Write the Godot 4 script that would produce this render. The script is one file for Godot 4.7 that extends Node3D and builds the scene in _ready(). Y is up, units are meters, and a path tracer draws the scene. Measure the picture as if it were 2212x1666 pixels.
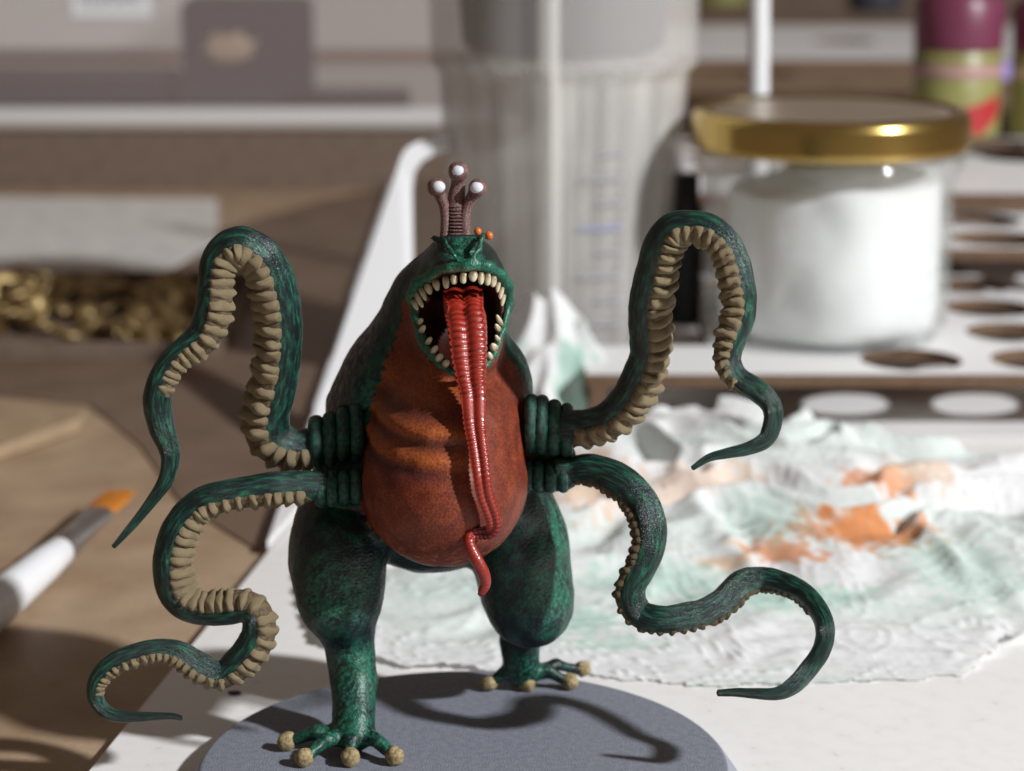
extends Node3D
# A hand-painted monster figure on a round base, on a cluttered hobby table. Lengths in millimetres until MM turns them to metres.

const MM := 0.001
const PITCH := 13.35          # degrees the camera looks down
const LENS := 72.0            # mm on a 24 mm high frame
const HB := 4.0               # height of the figure's base
const EYE := Vector3(6.96, 135.58, 316.16)
const LAMP := Vector3(882, 726, 470)

var rng := RandomNumberGenerator.new()
var wob := FastNoiseLite.new()
var one := FastNoiseLite.new()      # the same without fine octaves
var M := {}
var taken := {}
var monster: Node3D

# ---------------------------------------------------------------- measuring: where a spot of the photograph (2212 wide) lies at a given depth or height
func ray(x: float, y: float) -> Vector3:
	return Vector3((x - 1106.0) / 5000.0, -(y - 833.0) / 5000.0, -1.0).rotated(Vector3.RIGHT, -deg_to_rad(PITCH))

func P(x: float, y: float, z: float) -> Vector3:
	var r := ray(x, y)
	return EYE + r * ((z - EYE.z) / r.z)

func G(x: float, y: float, h := 0.0) -> Vector3:
	var r := ray(x, y)
	return EYE + r * ((h - EYE.y) / r.y)

func px(p: Vector3) -> float:          # mm per photo pixel at p
	return (EYE - p).rotated(Vector3.RIGHT, deg_to_rad(PITCH)).z / 5000.0

# ---------------------------------------------------------------- naming
func numbered(called: String) -> String:
	taken[called] = taken.get(called, -1) + 1
	return called if taken[called] == 0 else "%s_%03d" % [called, taken[called]]

func tag(o: Node3D, label: String, category: String, group := "") -> Node3D:
	o.set_meta("label", label)
	o.set_meta("category", category)
	if group: o.set_meta("group", group)
	return o

func thing(called: String, label: String, category: String, at := Vector3.ZERO, group := "") -> Node3D:
	var o := Node3D.new()
	o.name = numbered(called)
	add_child(o)
	o.position = at * MM
	return tag(o, label, category, group)

func put(called: String, mesh: Mesh, mat: Material, parent: Node3D = null, xf := Transform3D()) -> MeshInstance3D:
	var o := MeshInstance3D.new()
	o.mesh = mesh
	o.material_override = mat
	o.transform = xf
	if parent:
		o.name = called
		parent.add_child(o, true)
	else:
		o.name = numbered(called)
		add_child(o)
	return o

# ---------------------------------------------------------------- materials
func lin(r: float, g: float, b: float, a := 1.0) -> Color:
	var c := Color(r, g, b).linear_to_srgb()
	c.a = a
	return c

func noise(freq: float, seed_: int, octaves := 4, kind := FastNoiseLite.TYPE_SIMPLEX_SMOOTH) -> FastNoiseLite:
	var n := FastNoiseLite.new()
	n.noise_type = kind
	n.frequency = freq
	n.seed = seed_
	n.fractal_octaves = octaves
	return n

func ntex(n: FastNoiseLite, stops: Array, size := 512) -> NoiseTexture2D:
	var t := NoiseTexture2D.new()
	t.width = size
	t.height = size
	t.seamless = true
	t.noise = n
	var g := Gradient.new()
	var o := PackedFloat32Array()
	var c := PackedColorArray()
	for s in stops:
		o.append(s[0])
		c.append(s[1])
	g.offsets = o
	g.colors = c
	t.color_ramp = g
	return t

func grey(v: float) -> Color:
	return Color(v, v, v)

func mat(col: Color, rough := 0.5, spec := 0.5) -> StandardMaterial3D:
	var m := StandardMaterial3D.new()
	m.albedo_color = col
	m.roughness = rough
	m.metallic_specular = spec
	return m

func tri(m: StandardMaterial3D, scale: float, tex: Texture2D = null, bump: Texture2D = null, depth := 0.0) -> StandardMaterial3D:
	m.uv1_triplanar = true
	m.uv1_scale = Vector3.ONE * scale
	if tex: m.albedo_texture = tex
	if bump:
		m.heightmap_enabled = true
		m.heightmap_texture = bump
		m.heightmap_scale = depth
	return m

func materials() -> void:
	var speck := ntex(noise(0.045, 3, 5), [[0.0, grey(0.64)], [0.36, grey(0.74)], [0.5, grey(0.88)], [0.64, grey(1.0)], [1.0, grey(1.0)]])
	var pebble := ntex(noise(0.045, 8, 3, FastNoiseLite.TYPE_CELLULAR), [[0.0, grey(0.0)], [1.0, grey(1.0)]])
	var grain := ntex(noise(0.16, 5, 4), [[0.0, grey(0.0)], [1.0, grey(1.0)]])
	var soft := ntex(noise(0.012, 17, 5), [[0.0, grey(0.88)], [0.45, grey(0.96)], [1.0, grey(1.0)]])
	M.skin = tri(mat(Color.WHITE, 0.44, 0.5), 95.0, speck, pebble, 0.013)
	M.skin.vertex_color_use_as_albedo = true
	M.belly = tri(mat(Color.WHITE, 0.52, 0.4), 95.0, speck, pebble, 0.004)
	M.belly.vertex_color_use_as_albedo = true
	# brushed green paint over a black undercoat, streaked along the limb
	var sn := noise(0.020, 11, 6)
	sn.domain_warp_enabled = true
	sn.domain_warp_amplitude = 22.0
	sn.domain_warp_frequency = 0.02
	var streak := ntex(sn, [[0.0, lin(0.004, 0.010, 0.011)], [0.32, lin(0.006, 0.018, 0.019)], [0.50, lin(0.008, 0.036, 0.030)], [0.66, lin(0.012, 0.082, 0.050)], [1.0, lin(0.024, 0.185, 0.105)]])
	M.tentacle = mat(Color.WHITE, 0.34, 0.5)
	M.tentacle.albedo_texture = streak
	M.tentacle.vertex_color_use_as_albedo = true
	M.tentacle.heightmap_enabled = true
	M.tentacle.heightmap_texture = grain
	M.tentacle.heightmap_scale = 0.010
	M.ring = tri(mat(Color.WHITE, 0.36, 0.5), 110.0, ntex(noise(0.02, 12, 5), [[0.0, lin(0.005, 0.014, 0.014)], [0.40, lin(0.007, 0.03, 0.026)], [0.55, lin(0.012, 0.08, 0.055)], [1.0, lin(0.022, 0.16, 0.10)]]), grain, 0.012)
	var bone := ntex(noise(0.02, 21, 5), [[0.0, lin(0.08, 0.052, 0.024)], [0.36, lin(0.24, 0.175, 0.09)], [0.5, lin(0.42, 0.335, 0.20)], [1.0, lin(0.58, 0.49, 0.32)]])
	M.sucker = tri(mat(Color.WHITE, 0.6, 0.35), 140.0, bone, grain, 0.02)
	M.strip = tri(mat(Color.WHITE, 0.6, 0.35), 140.0, ntex(noise(0.02, 23, 5), [[0.0, lin(0.035, 0.024, 0.013)], [0.45, lin(0.105, 0.075, 0.042)], [1.0, lin(0.25, 0.195, 0.115)]]), grain, 0.008)
	M.pad = tri(mat(Color.WHITE, 0.5, 0.4), 140.0, ntex(noise(0.02, 22, 5), [[0.0, lin(0.10, 0.06, 0.025)], [0.36, lin(0.26, 0.18, 0.08)], [0.5, lin(0.40, 0.32, 0.17)], [1.0, lin(0.50, 0.43, 0.26)]]), grain, 0.01)
	M.tooth = tri(mat(Color.WHITE, 0.35, 0.5), 300.0, soft)
	M.tooth.vertex_color_use_as_albedo = true
	M.tongue = tri(mat(lin(0.36, 0.030, 0.015), 0.34, 0.45), 200.0, soft, grain, 0.003)
	M.tongue.vertex_color_use_as_albedo = true
	M.tongue.clearcoat_enabled = true
	M.tongue.clearcoat = 0.3
	M.tongue.clearcoat_roughness = 0.12
	M.stalk = tri(mat(Color.WHITE, 0.4, 0.5), 200.0, ntex(noise(0.03, 31, 4), [[0.0, lin(0.03, 0.014, 0.018)], [0.45, lin(0.12, 0.055, 0.05)], [0.6, lin(0.26, 0.14, 0.12)], [1.0, lin(0.38, 0.26, 0.25)]]), grain, 0.008)
	M.eye = mat(lin(0.66, 0.69, 0.76), 0.2, 0.6)
	M.orange = tri(mat(lin(0.65, 0.16, 0.03), 0.35, 0.5), 200.0, soft)
	M.base = tri(mat(Color.WHITE, 0.62, 0.35), 28.0, ntex(noise(0.05, 41, 6), [[0.0, lin(0.165, 0.178, 0.215)], [0.45, lin(0.195, 0.208, 0.248)], [1.0, lin(0.235, 0.25, 0.29)]]), ntex(noise(0.22, 42, 3), [[0.0, grey(0)], [1.0, grey(1)]]), 0.011)
	M.rim = tri(mat(lin(0.30, 0.32, 0.36), 0.55, 0.4), 40.0, soft, grain, 0.01)
	M.sheet = tri(mat(Color.WHITE, 0.38, 0.4), 11.0, ntex(noise(0.035, 51, 5), [[0.0, lin(0.55, 0.52, 0.46)], [0.14, lin(0.80, 0.79, 0.765)], [0.5, lin(0.83, 0.825, 0.80)], [1.0, lin(0.84, 0.835, 0.815)]]))
	M.tissue = tri(mat(Color.WHITE, 0.95, 0.2), 60.0, soft, grain, 0.003)
	M.tissue.vertex_color_use_as_albedo = true
	M.tissue.backlight_enabled = true
	M.tissue.backlight = Color(0.6, 0.6, 0.6)
	M.table = mat(Color.WHITE, 0.5, 0.4)
	M.table = tri(M.table, 6.0, ntex(noise(0.012, 61, 5), [[0.0, lin(0.30, 0.20, 0.12)], [0.5, lin(0.38, 0.27, 0.175)], [1.0, lin(0.46, 0.335, 0.22)]]), grain, 0.01)
	M.wall_and_shade = tri(mat(Color.WHITE, 0.5, 0.4), 5.0, ntex(noise(0.012, 62, 5), [[0.0, lin(0.135, 0.088, 0.058)], [0.5, lin(0.165, 0.110, 0.075)], [1.0, lin(0.20, 0.138, 0.098)]]), grain, 0.01)  # brown of the shaded table put into colour; the back wall shares it
	M.card = tri(mat(lin(0.40, 0.29, 0.18), 0.8, 0.3), 20.0, soft, grain, 0.01)
	M.brown = tri(mat(lin(0.20, 0.145, 0.11), 0.7, 0.3), 20.0, soft)
	M.fibre = tri(mat(lin(0.17, 0.105, 0.065), 0.75, 0.3), 30.0, soft, grain, 0.01)
	M.laminate = mat(lin(0.80, 0.795, 0.79), 0.42, 0.4)
	M.gold = mat(lin(0.60, 0.43, 0.14), 0.22, 0.5)
	M.gold.metallic = 1.0
	M.brass = tri(mat(lin(0.44, 0.32, 0.15), 0.48, 0.5), 60.0, soft)
	M.brass.metallic = 0.9
	M.glass = mat(Color(0.93, 0.97, 0.96, 0.10), 0.03, 0.5)
	M.glass.transparency = BaseMaterial3D.TRANSPARENCY_ALPHA
	M.filling = mat(lin(0.80, 0.805, 0.80), 0.8, 0.3)
	M.champagne = mat(lin(0.74, 0.64, 0.50), 0.3, 0.5)
	M.champagne.metallic = 0.85
	M.cup = mat(Color(0.95, 0.94, 0.92, 0.37), 0.26, 0.5)
	M.cup.transparency = BaseMaterial3D.TRANSPARENCY_ALPHA
	M.cup.albedo_texture = ntex(noise(0.014, 71, 5), [[0.0, grey(0.70)], [0.4, grey(0.86)], [0.6, grey(0.97)], [1.0, grey(1.0)]])
	M.cup.uv1_scale = Vector3(3.0, 0.0007, 1.0)
	M.cup_clear = mat(Color(0.92, 0.91, 0.90, 0.24), 0.27, 0.5)
	M.cup_clear.transparency = BaseMaterial3D.TRANSPARENCY_ALPHA
	M.cup_rib = mat(Color(0.95, 0.94, 0.92, 0.38), 0.3, 0.5)
	M.cup_rib.transparency = BaseMaterial3D.TRANSPARENCY_ALPHA
	M.print = mat(lin(0.36, 0.36, 0.39), 0.6, 0.3)
	M.print_blue = mat(lin(0.30, 0.34, 0.52), 0.6, 0.3)
	M.box = mat(Color(0.74, 0.67, 0.65, 0.20), 0.35, 0.4)
	M.box.transparency = BaseMaterial3D.TRANSPARENCY_ALPHA
	M.box_rim = mat(lin(0.62, 0.60, 0.58), 0.4, 0.4)
	M.slate = tri(mat(lin(0.045, 0.045, 0.06), 0.6, 0.4), 20.0, soft)
	M.sand = tri(mat(lin(0.62, 0.48, 0.33), 0.7, 0.3), 20.0, soft)
	M.white = mat(lin(0.80, 0.81, 0.82), 0.4, 0.4)
	M.paper = tri(mat(lin(0.74, 0.72, 0.68), 0.8, 0.3), 12.0, soft)
	M.steel = mat(lin(0.45, 0.42, 0.40), 0.3, 0.5)
	M.steel.metallic = 0.9
	M.bristle = tri(mat(lin(0.72, 0.25, 0.03), 0.6, 0.3), 200.0, soft, grain, 0.01)
	M.olive = tri(mat(lin(0.30, 0.29, 0.10), 0.4, 0.5), 30.0, soft)
	M.wine = mat(lin(0.16, 0.035, 0.07), 0.35, 0.5)
	M.cream = mat(lin(0.55, 0.44, 0.32), 0.5, 0.4)
	M.pink = mat(lin(0.42, 0.24, 0.24), 0.5, 0.4)
	M.red = mat(lin(0.42, 0.03, 0.035), 0.4, 0.5)
	M.lilac = mat(lin(0.34, 0.27, 0.60), 0.4, 0.5)
	M.navy = mat(lin(0.018, 0.017, 0.026), 0.5, 0.4)
	M.black = mat(lin(0.012, 0.012, 0.013), 0.5, 0.4)

# ---------------------------------------------------------------- mesh helpers (millimetres in, metres out)
class Grid:
	var v := PackedVector3Array()
	var uv := PackedVector2Array()
	var col := PackedColorArray()
	var idx := PackedInt32Array()
	var ring := 0           # columns of a closed surface whose first and last share a normal

	func quad(a: int, b: int, c: int, d: int) -> void:      # clockwise from outside
		idx.append_array(PackedInt32Array([a, b, c, a, c, d]))

	func relax(times: int) -> void:                       # evens out the steps of the grid
		for k in times:
			var sum := PackedVector3Array()
			var cnt := PackedInt32Array()
			sum.resize(v.size())
			cnt.resize(v.size())
			for t in range(0, idx.size(), 3):
				var a := idx[t]
				var b := idx[t + 1]
				var c := idx[t + 2]
				sum[a] += v[b] + v[c]
				sum[b] += v[a] + v[c]
				sum[c] += v[a] + v[b]
				cnt[a] += 2
				cnt[b] += 2
				cnt[c] += 2
			for i in v.size():
				if cnt[i]: v[i] = v[i].lerp(sum[i] / cnt[i], 0.55)

	func mesh(smooth := true) -> ArrayMesh:
		var n := PackedVector3Array()
		var pos := v
		var u := uv
		var cl := col
		var ix := idx
		if not smooth:
			pos = PackedVector3Array()
			u = PackedVector2Array()
			cl = PackedColorArray()
			ix = PackedInt32Array()
			for k in idx.size():
				pos.append(v[idx[k]])
				if uv.size(): u.append(uv[idx[k]])
				if col.size(): cl.append(col[idx[k]])
				ix.append(k)
		n.resize(pos.size())
		for t in range(0, ix.size(), 3):
			var a := pos[ix[t]]
			var f := (pos[ix[t + 2]] - a).cross(pos[ix[t + 1]] - a)
			n[ix[t]] += f
			n[ix[t + 1]] += f
			n[ix[t + 2]] += f
		if ring and smooth:
			for i in range(0, n.size() - ring + 1, ring):
				n[i] = n[i] + n[i + ring - 1]
				n[i + ring - 1] = n[i]
		var out := PackedVector3Array()
		out.resize(pos.size())
		for i in pos.size():
			n[i] = n[i].normalized() if n[i].length_squared() > 1e-18 else Vector3.UP
			out[i] = pos[i] * 0.001
		var arr := []
		arr.resize(Mesh.ARRAY_MAX)
		arr[Mesh.ARRAY_VERTEX] = out
		arr[Mesh.ARRAY_NORMAL] = n
		if u.size(): arr[Mesh.ARRAY_TEX_UV] = u
		if cl.size(): arr[Mesh.ARRAY_COLOR] = cl
		arr[Mesh.ARRAY_INDEX] = ix
		var m := ArrayMesh.new()
		m.add_surface_from_arrays(Mesh.PRIMITIVE_TRIANGLES, arr)
		return m

# a surface of revolution round y; rings of profile points (radius, height)
func lathe(prof: Array, seg := 48, sharp := false, at := Vector3.ZERO) -> ArrayMesh:
	var g := Grid.new()
	for i in prof.size():
		for j in seg + 1:
			var a := TAU * j / seg
			g.v.append(at + Vector3(cos(a) * prof[i].x, prof[i].y, sin(a) * prof[i].x))
			g.uv.append(Vector2(float(j) / seg, prof[i].y))
	for i in prof.size() - 1:
		for j in seg:
			var a := i * (seg + 1) + j
			g.quad(a, a + 1, a + seg + 2, a + seg + 1)
	if sharp: return g.mesh(false)
	g.ring = seg + 1
	return g.mesh()

# a tube of rings: centre, radius, and a direction for its first side
func tube(pts: Array, rad: Array, seg := 16, dirs: Array = [], cap := true) -> Grid:
	var g := Grid.new()
	var ref := Vector3(0.13, 0.21, 1.0).normalized()
	var length := 0.0
	for i in pts.size():
		var t: Vector3 = (pts[mini(i + 1, pts.size() - 1)] - pts[maxi(i - 1, 0)]).normalized()
		var n: Vector3 = dirs[i] if dirs.size() else ref
		n = (n - t * n.dot(t)).normalized()
		if not dirs.size(): ref = n
		var b := t.cross(n)
		if i: length += pts[i].distance_to(pts[i - 1])
		for j in seg + 1:
			var a := TAU * j / seg
			g.v.append(pts[i] + (n * cos(a) + b * sin(a)) * rad[i])
			g.uv.append(Vector2(float(j) / seg, length))
	for i in pts.size() - 1:
		for j in seg:
			var a := i * (seg + 1) + j
			g.quad(a, a + seg + 1, a + seg + 2, a + 1)
	if cap:
		for e in [0, pts.size() - 1]:
			var t: Vector3 = (pts[1] - pts[0]).normalized() if e == 0 else (pts[e] - pts[e - 1]).normalized()
			g.v.append(pts[e] + t * rad[e] * (-0.5 if e == 0 else 0.5))
			g.uv.append(Vector2(0.5, 0.0 if e == 0 else length))
			for j in seg:
				var a: int = e * (seg + 1) + j
				if e == 0: g.idx.append_array(PackedInt32Array([a, a + 1, g.v.size() - 1]))
				else: g.idx.append_array(PackedInt32Array([a + 1, a, g.v.size() - 1]))
	return g

func spline(ctrl: Array, n: int) -> Array:       # Catmull-Rom through Vector4 (place, radius)
	var out := []
	for i in n:
		var t: float = float(i) / (n - 1) * (ctrl.size() - 1)
		var k := mini(int(t), ctrl.size() - 2)
		var f := t - k
		var p0: Vector4 = ctrl[maxi(k - 1, 0)]
		var p1: Vector4 = ctrl[k]
		var p2: Vector4 = ctrl[k + 1]
		var p3: Vector4 = ctrl[mini(k + 2, ctrl.size() - 1)]
		out.append(0.5 * (2.0 * p1 + (p2 - p0) * f + (2.0 * p0 - 5.0 * p1 + 4.0 * p2 - p3) * f * f + (3.0 * p1 - p0 - 3.0 * p2 + p3) * f * f * f))
	return out

func ball(c: Vector3, r: Vector3, rings := 12, seg := 18, lump := 0.0) -> ArrayMesh:
	var g := Grid.new()
	for i in rings + 1:
		var a := PI * i / rings
		for j in seg:
			var b := TAU * j / seg
			var d := Vector3(sin(a) * cos(b), cos(a), sin(a) * sin(b))
			var s := 1.0 + lump * wob.get_noise_3dv((c + d * r) * 60.0)
			g.v.append(c + d * r * s)
	for i in rings:
		for j in seg:
			var k := (j + 1) % seg
			g.quad(i * seg + j, i * seg + k, (i + 1) * seg + k, (i + 1) * seg + j)
	for k in range(0, g.idx.size()): pass
	var m := g.mesh()
	return m

# a slab standing on an outline (x, z), from y0 up to y1, its top edge chamfered
func slab(outline: PackedVector2Array, y0: float, y1: float, cham := 0.3) -> ArrayMesh:
	var g := Grid.new()
	var pts := outline
	if Geometry2D.is_polygon_clockwise(pts): pts.reverse()
	var inner := pts
	var grown := Geometry2D.offset_polygon(pts, -cham, Geometry2D.JOIN_MITER)
	var n := pts.size()
	if grown.size() and grown[0].size() == n:
		inner = PackedVector2Array()
		for p in pts:                                # nearest corner of the inset outline
			var best := Vector2.ZERO
			var d := 1e9
			for q in grown[0]:
				if p.distance_squared_to(q) < d:
					d = p.distance_squared_to(q)
					best = q
			inner.append(best)
	for i in n:
		var a := pts[i]
		var b := pts[(i + 1) % n]
		var c := inner[i]
		var d := inner[(i + 1) % n]
		var k := g.v.size()
		g.v.append_array([Vector3(a.x, y0, a.y), Vector3(b.x, y0, b.y), Vector3(b.x, y1 - cham, b.y), Vector3(a.x, y1 - cham, a.y), Vector3(d.x, y1, d.y), Vector3(c.x, y1, c.y)])
		g.quad(k, k + 3, k + 2, k + 1)
		g.quad(k + 3, k + 5, k + 4, k + 2)
	for part in [[inner, y1, true], [pts, y0, false]]:
		var ids := Geometry2D.triangulate_polygon(part[0])
		var k := g.v.size()
		for p in part[0]: g.v.append(Vector3(p.x, part[1], p.y))
		for t in range(0, ids.size(), 3):
			var a: Vector2 = part[0][ids[t]]
			var b: Vector2 = part[0][ids[t + 1]]
			var c: Vector2 = part[0][ids[t + 2]]
			var up: bool = (b - a).cross(c - a) > 0.0
			if up == part[2]: g.idx.append_array(PackedInt32Array([k + ids[t], k + ids[t + 1], k + ids[t + 2]]))
			else: g.idx.append_array(PackedInt32Array([k + ids[t], k + ids[t + 2], k + ids[t + 1]]))
	return g.mesh(false)

func block(lo: Vector3, hi: Vector3, cham := 0.4) -> ArrayMesh:
	return slab(PackedVector2Array([Vector2(lo.x, lo.z), Vector2(hi.x, lo.z), Vector2(hi.x, hi.z), Vector2(lo.x, hi.z)]), lo.y, hi.y, cham)

func ground(list: Array, h := 0.0) -> PackedVector2Array:
	var out := PackedVector2Array()
	for p in list:
		var q := G(p[0], p[1], h)
		out.append(Vector2(q.x, q.z))
	return out

# ---------------------------------------------------------------- the figure's body as one blended surface
var bones := []          # [kind, a, b, ra, rb, k]  kind 0 = tapered capsule, 1 = ellipsoid (a centre, b radii)

func cap(a: Vector3, b: Vector3, ra: float, rb: float, k := 1.2) -> void:
	bones.append([0, a, b, ra, rb, k, (a + b) * 0.5, a.distance_to(b) * 0.5 + maxf(ra, rb)])

func egg(c: Vector3, r: Vector3, k := 2.0) -> void:
	bones.append([1, c, r, 0.0, 0.0, k, c, maxf(r.x, maxf(r.y, r.z))])

func bone_d(b: Array, p: Vector3) -> float:
	if b[0] == 0:
		var a: Vector3 = b[1]
		var ab: Vector3 = b[2] - a
		var t := clampf((p - a).dot(ab) / ab.length_squared(), 0.0, 1.0)
		return (p - a - ab * t).length() - lerpf(b[3], b[4], t)
	var q: Vector3 = (p - b[1]) / b[2]
	var k0 := q.length()
	var k1: float = (q / b[2]).length()
	return k0 * (k0 - 1.0) / maxf(k1, 1e-6)

var mouth_c: Vector3
var mouth_r: Vector3
var fold_y := []
var lips := []

func field(p: Vector3, use: Array) -> float:
	var d := 1e9
	for b in use:
		var e := bone_d(b, p)
		var k: float = b[5]
		var h := maxf(k - absf(d - e), 0.0) / k
		d = minf(d, e) - h * h * k * 0.25
	# folds across the belly
	if p.z > -14.0 and p.y > 20.0:
		for f in fold_y:
			var u: float = (p.y - f[0] - 0.035 * (p.x + 3.0) * (p.x + 3.0) * f[3]) / f[1]
			if absf(u) < 3.0:
				var side := clampf((f[4] - p.x) / 5.0, 0.0, 1.0)
				d += f[2] * exp(-u * u) * side
	# lumpy hide
	var calm := 0.25 if p.y > 63.0 and p.z > -14.0 else 1.0
	d += calm * (0.22 * wob.get_noise_3dv(p * 30.0) + 0.10 * wob.get_noise_3dv(p * 95.0))
	# the mouth is hollow
	if absf(p.y - mouth_c.y) < 12.0:
		var q := (p - mouth_c) / mouth_r
		var m := (pow(absf(q.x), 2.4) + pow(absf(q.y), 2.4) + pow(absf(q.z), 2.4))
		var c := (pow(m, 1.0 / 2.4) - 1.0) * mouth_r.x
		var h := maxf(0.8 - absf(d + c), 0.0) / 0.8
		d = maxf(d, -c) + h * h * 0.2
		for b in lips:
			var e := bone_d(b, p)
			h = maxf(0.7 - absf(d - e), 0.0) / 0.7
			d = minf(d, e) - h * h * 0.175
	return d

func body_mesh(h: float, paint: Callable) -> ArrayMesh:
	var lo := Vector3(1e9, 1e9, 1e9)
	var hi := -lo
	for b in bones:
		var r: Vector3 = Vector3.ONE * b[7]
		lo = lo.min(b[6] - r)
		hi = hi.max(b[6] + r)
	lo -= Vector3.ONE * 2.0
	hi += Vector3.ONE * 2.0
	var n := 8
	var w := h * n
	var half := w * 0.87
	var g := Grid.new()
	var cell := {}
	var sign_of := PackedInt32Array()
	var key_of := []
	var bx := int((hi.x - lo.x) / w) + 1
	var by := int((hi.y - lo.y) / w) + 1
	var bz := int((hi.z - lo.z) / w) + 1
	var vals := PackedFloat32Array()
	var m := n + 1
	vals.resize(m * m * m)
	for I in bx:
		for J in by:
			for K in bz:
				var o := lo + Vector3(I, J, K) * w
				var c := o + Vector3.ONE * w * 0.5
				var near := []
				var dm := 1e9
				var ds := []
				for b in bones:
					var e := bone_d(b, c)
					ds.append(e)
					dm = minf(dm, e)
				var in_mouth := false
				if absf(c.x - mouth_c.x) < mouth_r.x + 5.0 and absf(c.y - mouth_c.y) < mouth_r.y + 5.0 and c.z > mouth_c.z - mouth_r.z - 5.0: in_mouth = true
				if dm > half + 2.2 and not in_mouth: continue
				if dm < -half - 3.5 and not in_mouth: continue
				for i in bones.size():
					if ds[i] < dm + half * 2.0 + 2.0: near.append(bones[i])
				if not in_mouth:
					var dc := field(c, near)
					if absf(dc) > half + 0.9: continue
				for i in m:
					for j in m:
						for k in m:
							vals[(i * m + j) * m + k] = field(o + Vector3(i, j, k) * h, near)
				for i in n:
					for j in n:
						for k in n:
							var s := 0
							var e := []
							for q in 8:
								var x := vals[((i + (q & 1)) * m + j + ((q >> 1) & 1)) * m + k + (q >> 2)]
								e.append(x)
								if x < 0.0: s |= 1 << q
							if s == 0 or s == 255: continue
							var at := Vector3.ZERO
							var cnt := 0
							for pr in [[0, 1], [2, 3], [4, 5], [6, 7], [0, 2], [1, 3], [4, 6], [5, 7], [0, 4], [1, 5], [2, 6], [3, 7]]:
								var a: float = e[pr[0]]
								var b: float = e[pr[1]]
								if (a < 0.0) != (b < 0.0):
									var t := a / (a - b)
									var pa := Vector3(pr[0] & 1, (pr[0] >> 1) & 1, pr[0] >> 2)
									var pb := Vector3(pr[1] & 1, (pr[1] >> 1) & 1, pr[1] >> 2)
									at += pa.lerp(pb, t)
									cnt += 1
							var key := Vector3i(I * n + i, J * n + j, K * n + k)
							cell[key] = g.v.size()
							key_of.append(key)
							sign_of.append(s)
							g.v.append(o + (Vector3(i, j, k) + at / cnt) * h)
	for i in key_of.size():
		var s := sign_of[i]
		var key: Vector3i = key_of[i]
		for ax in 3:
			var far := 1 << ax
			var in0 := (s & 1) != 0
			var in1 := (s >> far & 1) != 0
			if in0 == in1: continue
			var u := Vector3i.ZERO
			var v := Vector3i.ZERO
			u[(ax + 1) % 3] = 1
			v[(ax + 2) % 3] = 1
			if not (cell.has(key - u) and cell.has(key - v) and cell.has(key - u - v)): continue
			var a: int = cell[key]
			var b: int = cell[key - u]
			var c: int = cell[key - u - v]
			var d: int = cell[key - v]
			if in0: g.quad(a, d, c, b)
			else: g.quad(a, b, c, d)
	g.relax(3)
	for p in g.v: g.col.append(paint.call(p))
	var arr := g.mesh().surface_get_arrays(0)
	var ix: PackedInt32Array = arr[Mesh.ARRAY_INDEX]
	var part := [PackedInt32Array(), PackedInt32Array()]
	for t in range(0, ix.size(), 3):
		var c := g.col[ix[t]]
		part[1 if c.r > c.g * 1.5 else 0].append_array(ix.slice(t, t + 3))
	var out := ArrayMesh.new()
	for k in 2:
		arr[Mesh.ARRAY_INDEX] = part[k]
		out.add_surface_from_arrays(Mesh.PRIMITIVE_TRIANGLES, arr)
		out.surface_set_material(k, [M.skin, M.belly][k])
	return out

var belly := PackedVector2Array()
var leg_first := 0
var lip_line := []
var brushed_and_lit := []           # [place, reach] brushed green; darker between, with shade painted in on the thighs

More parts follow.
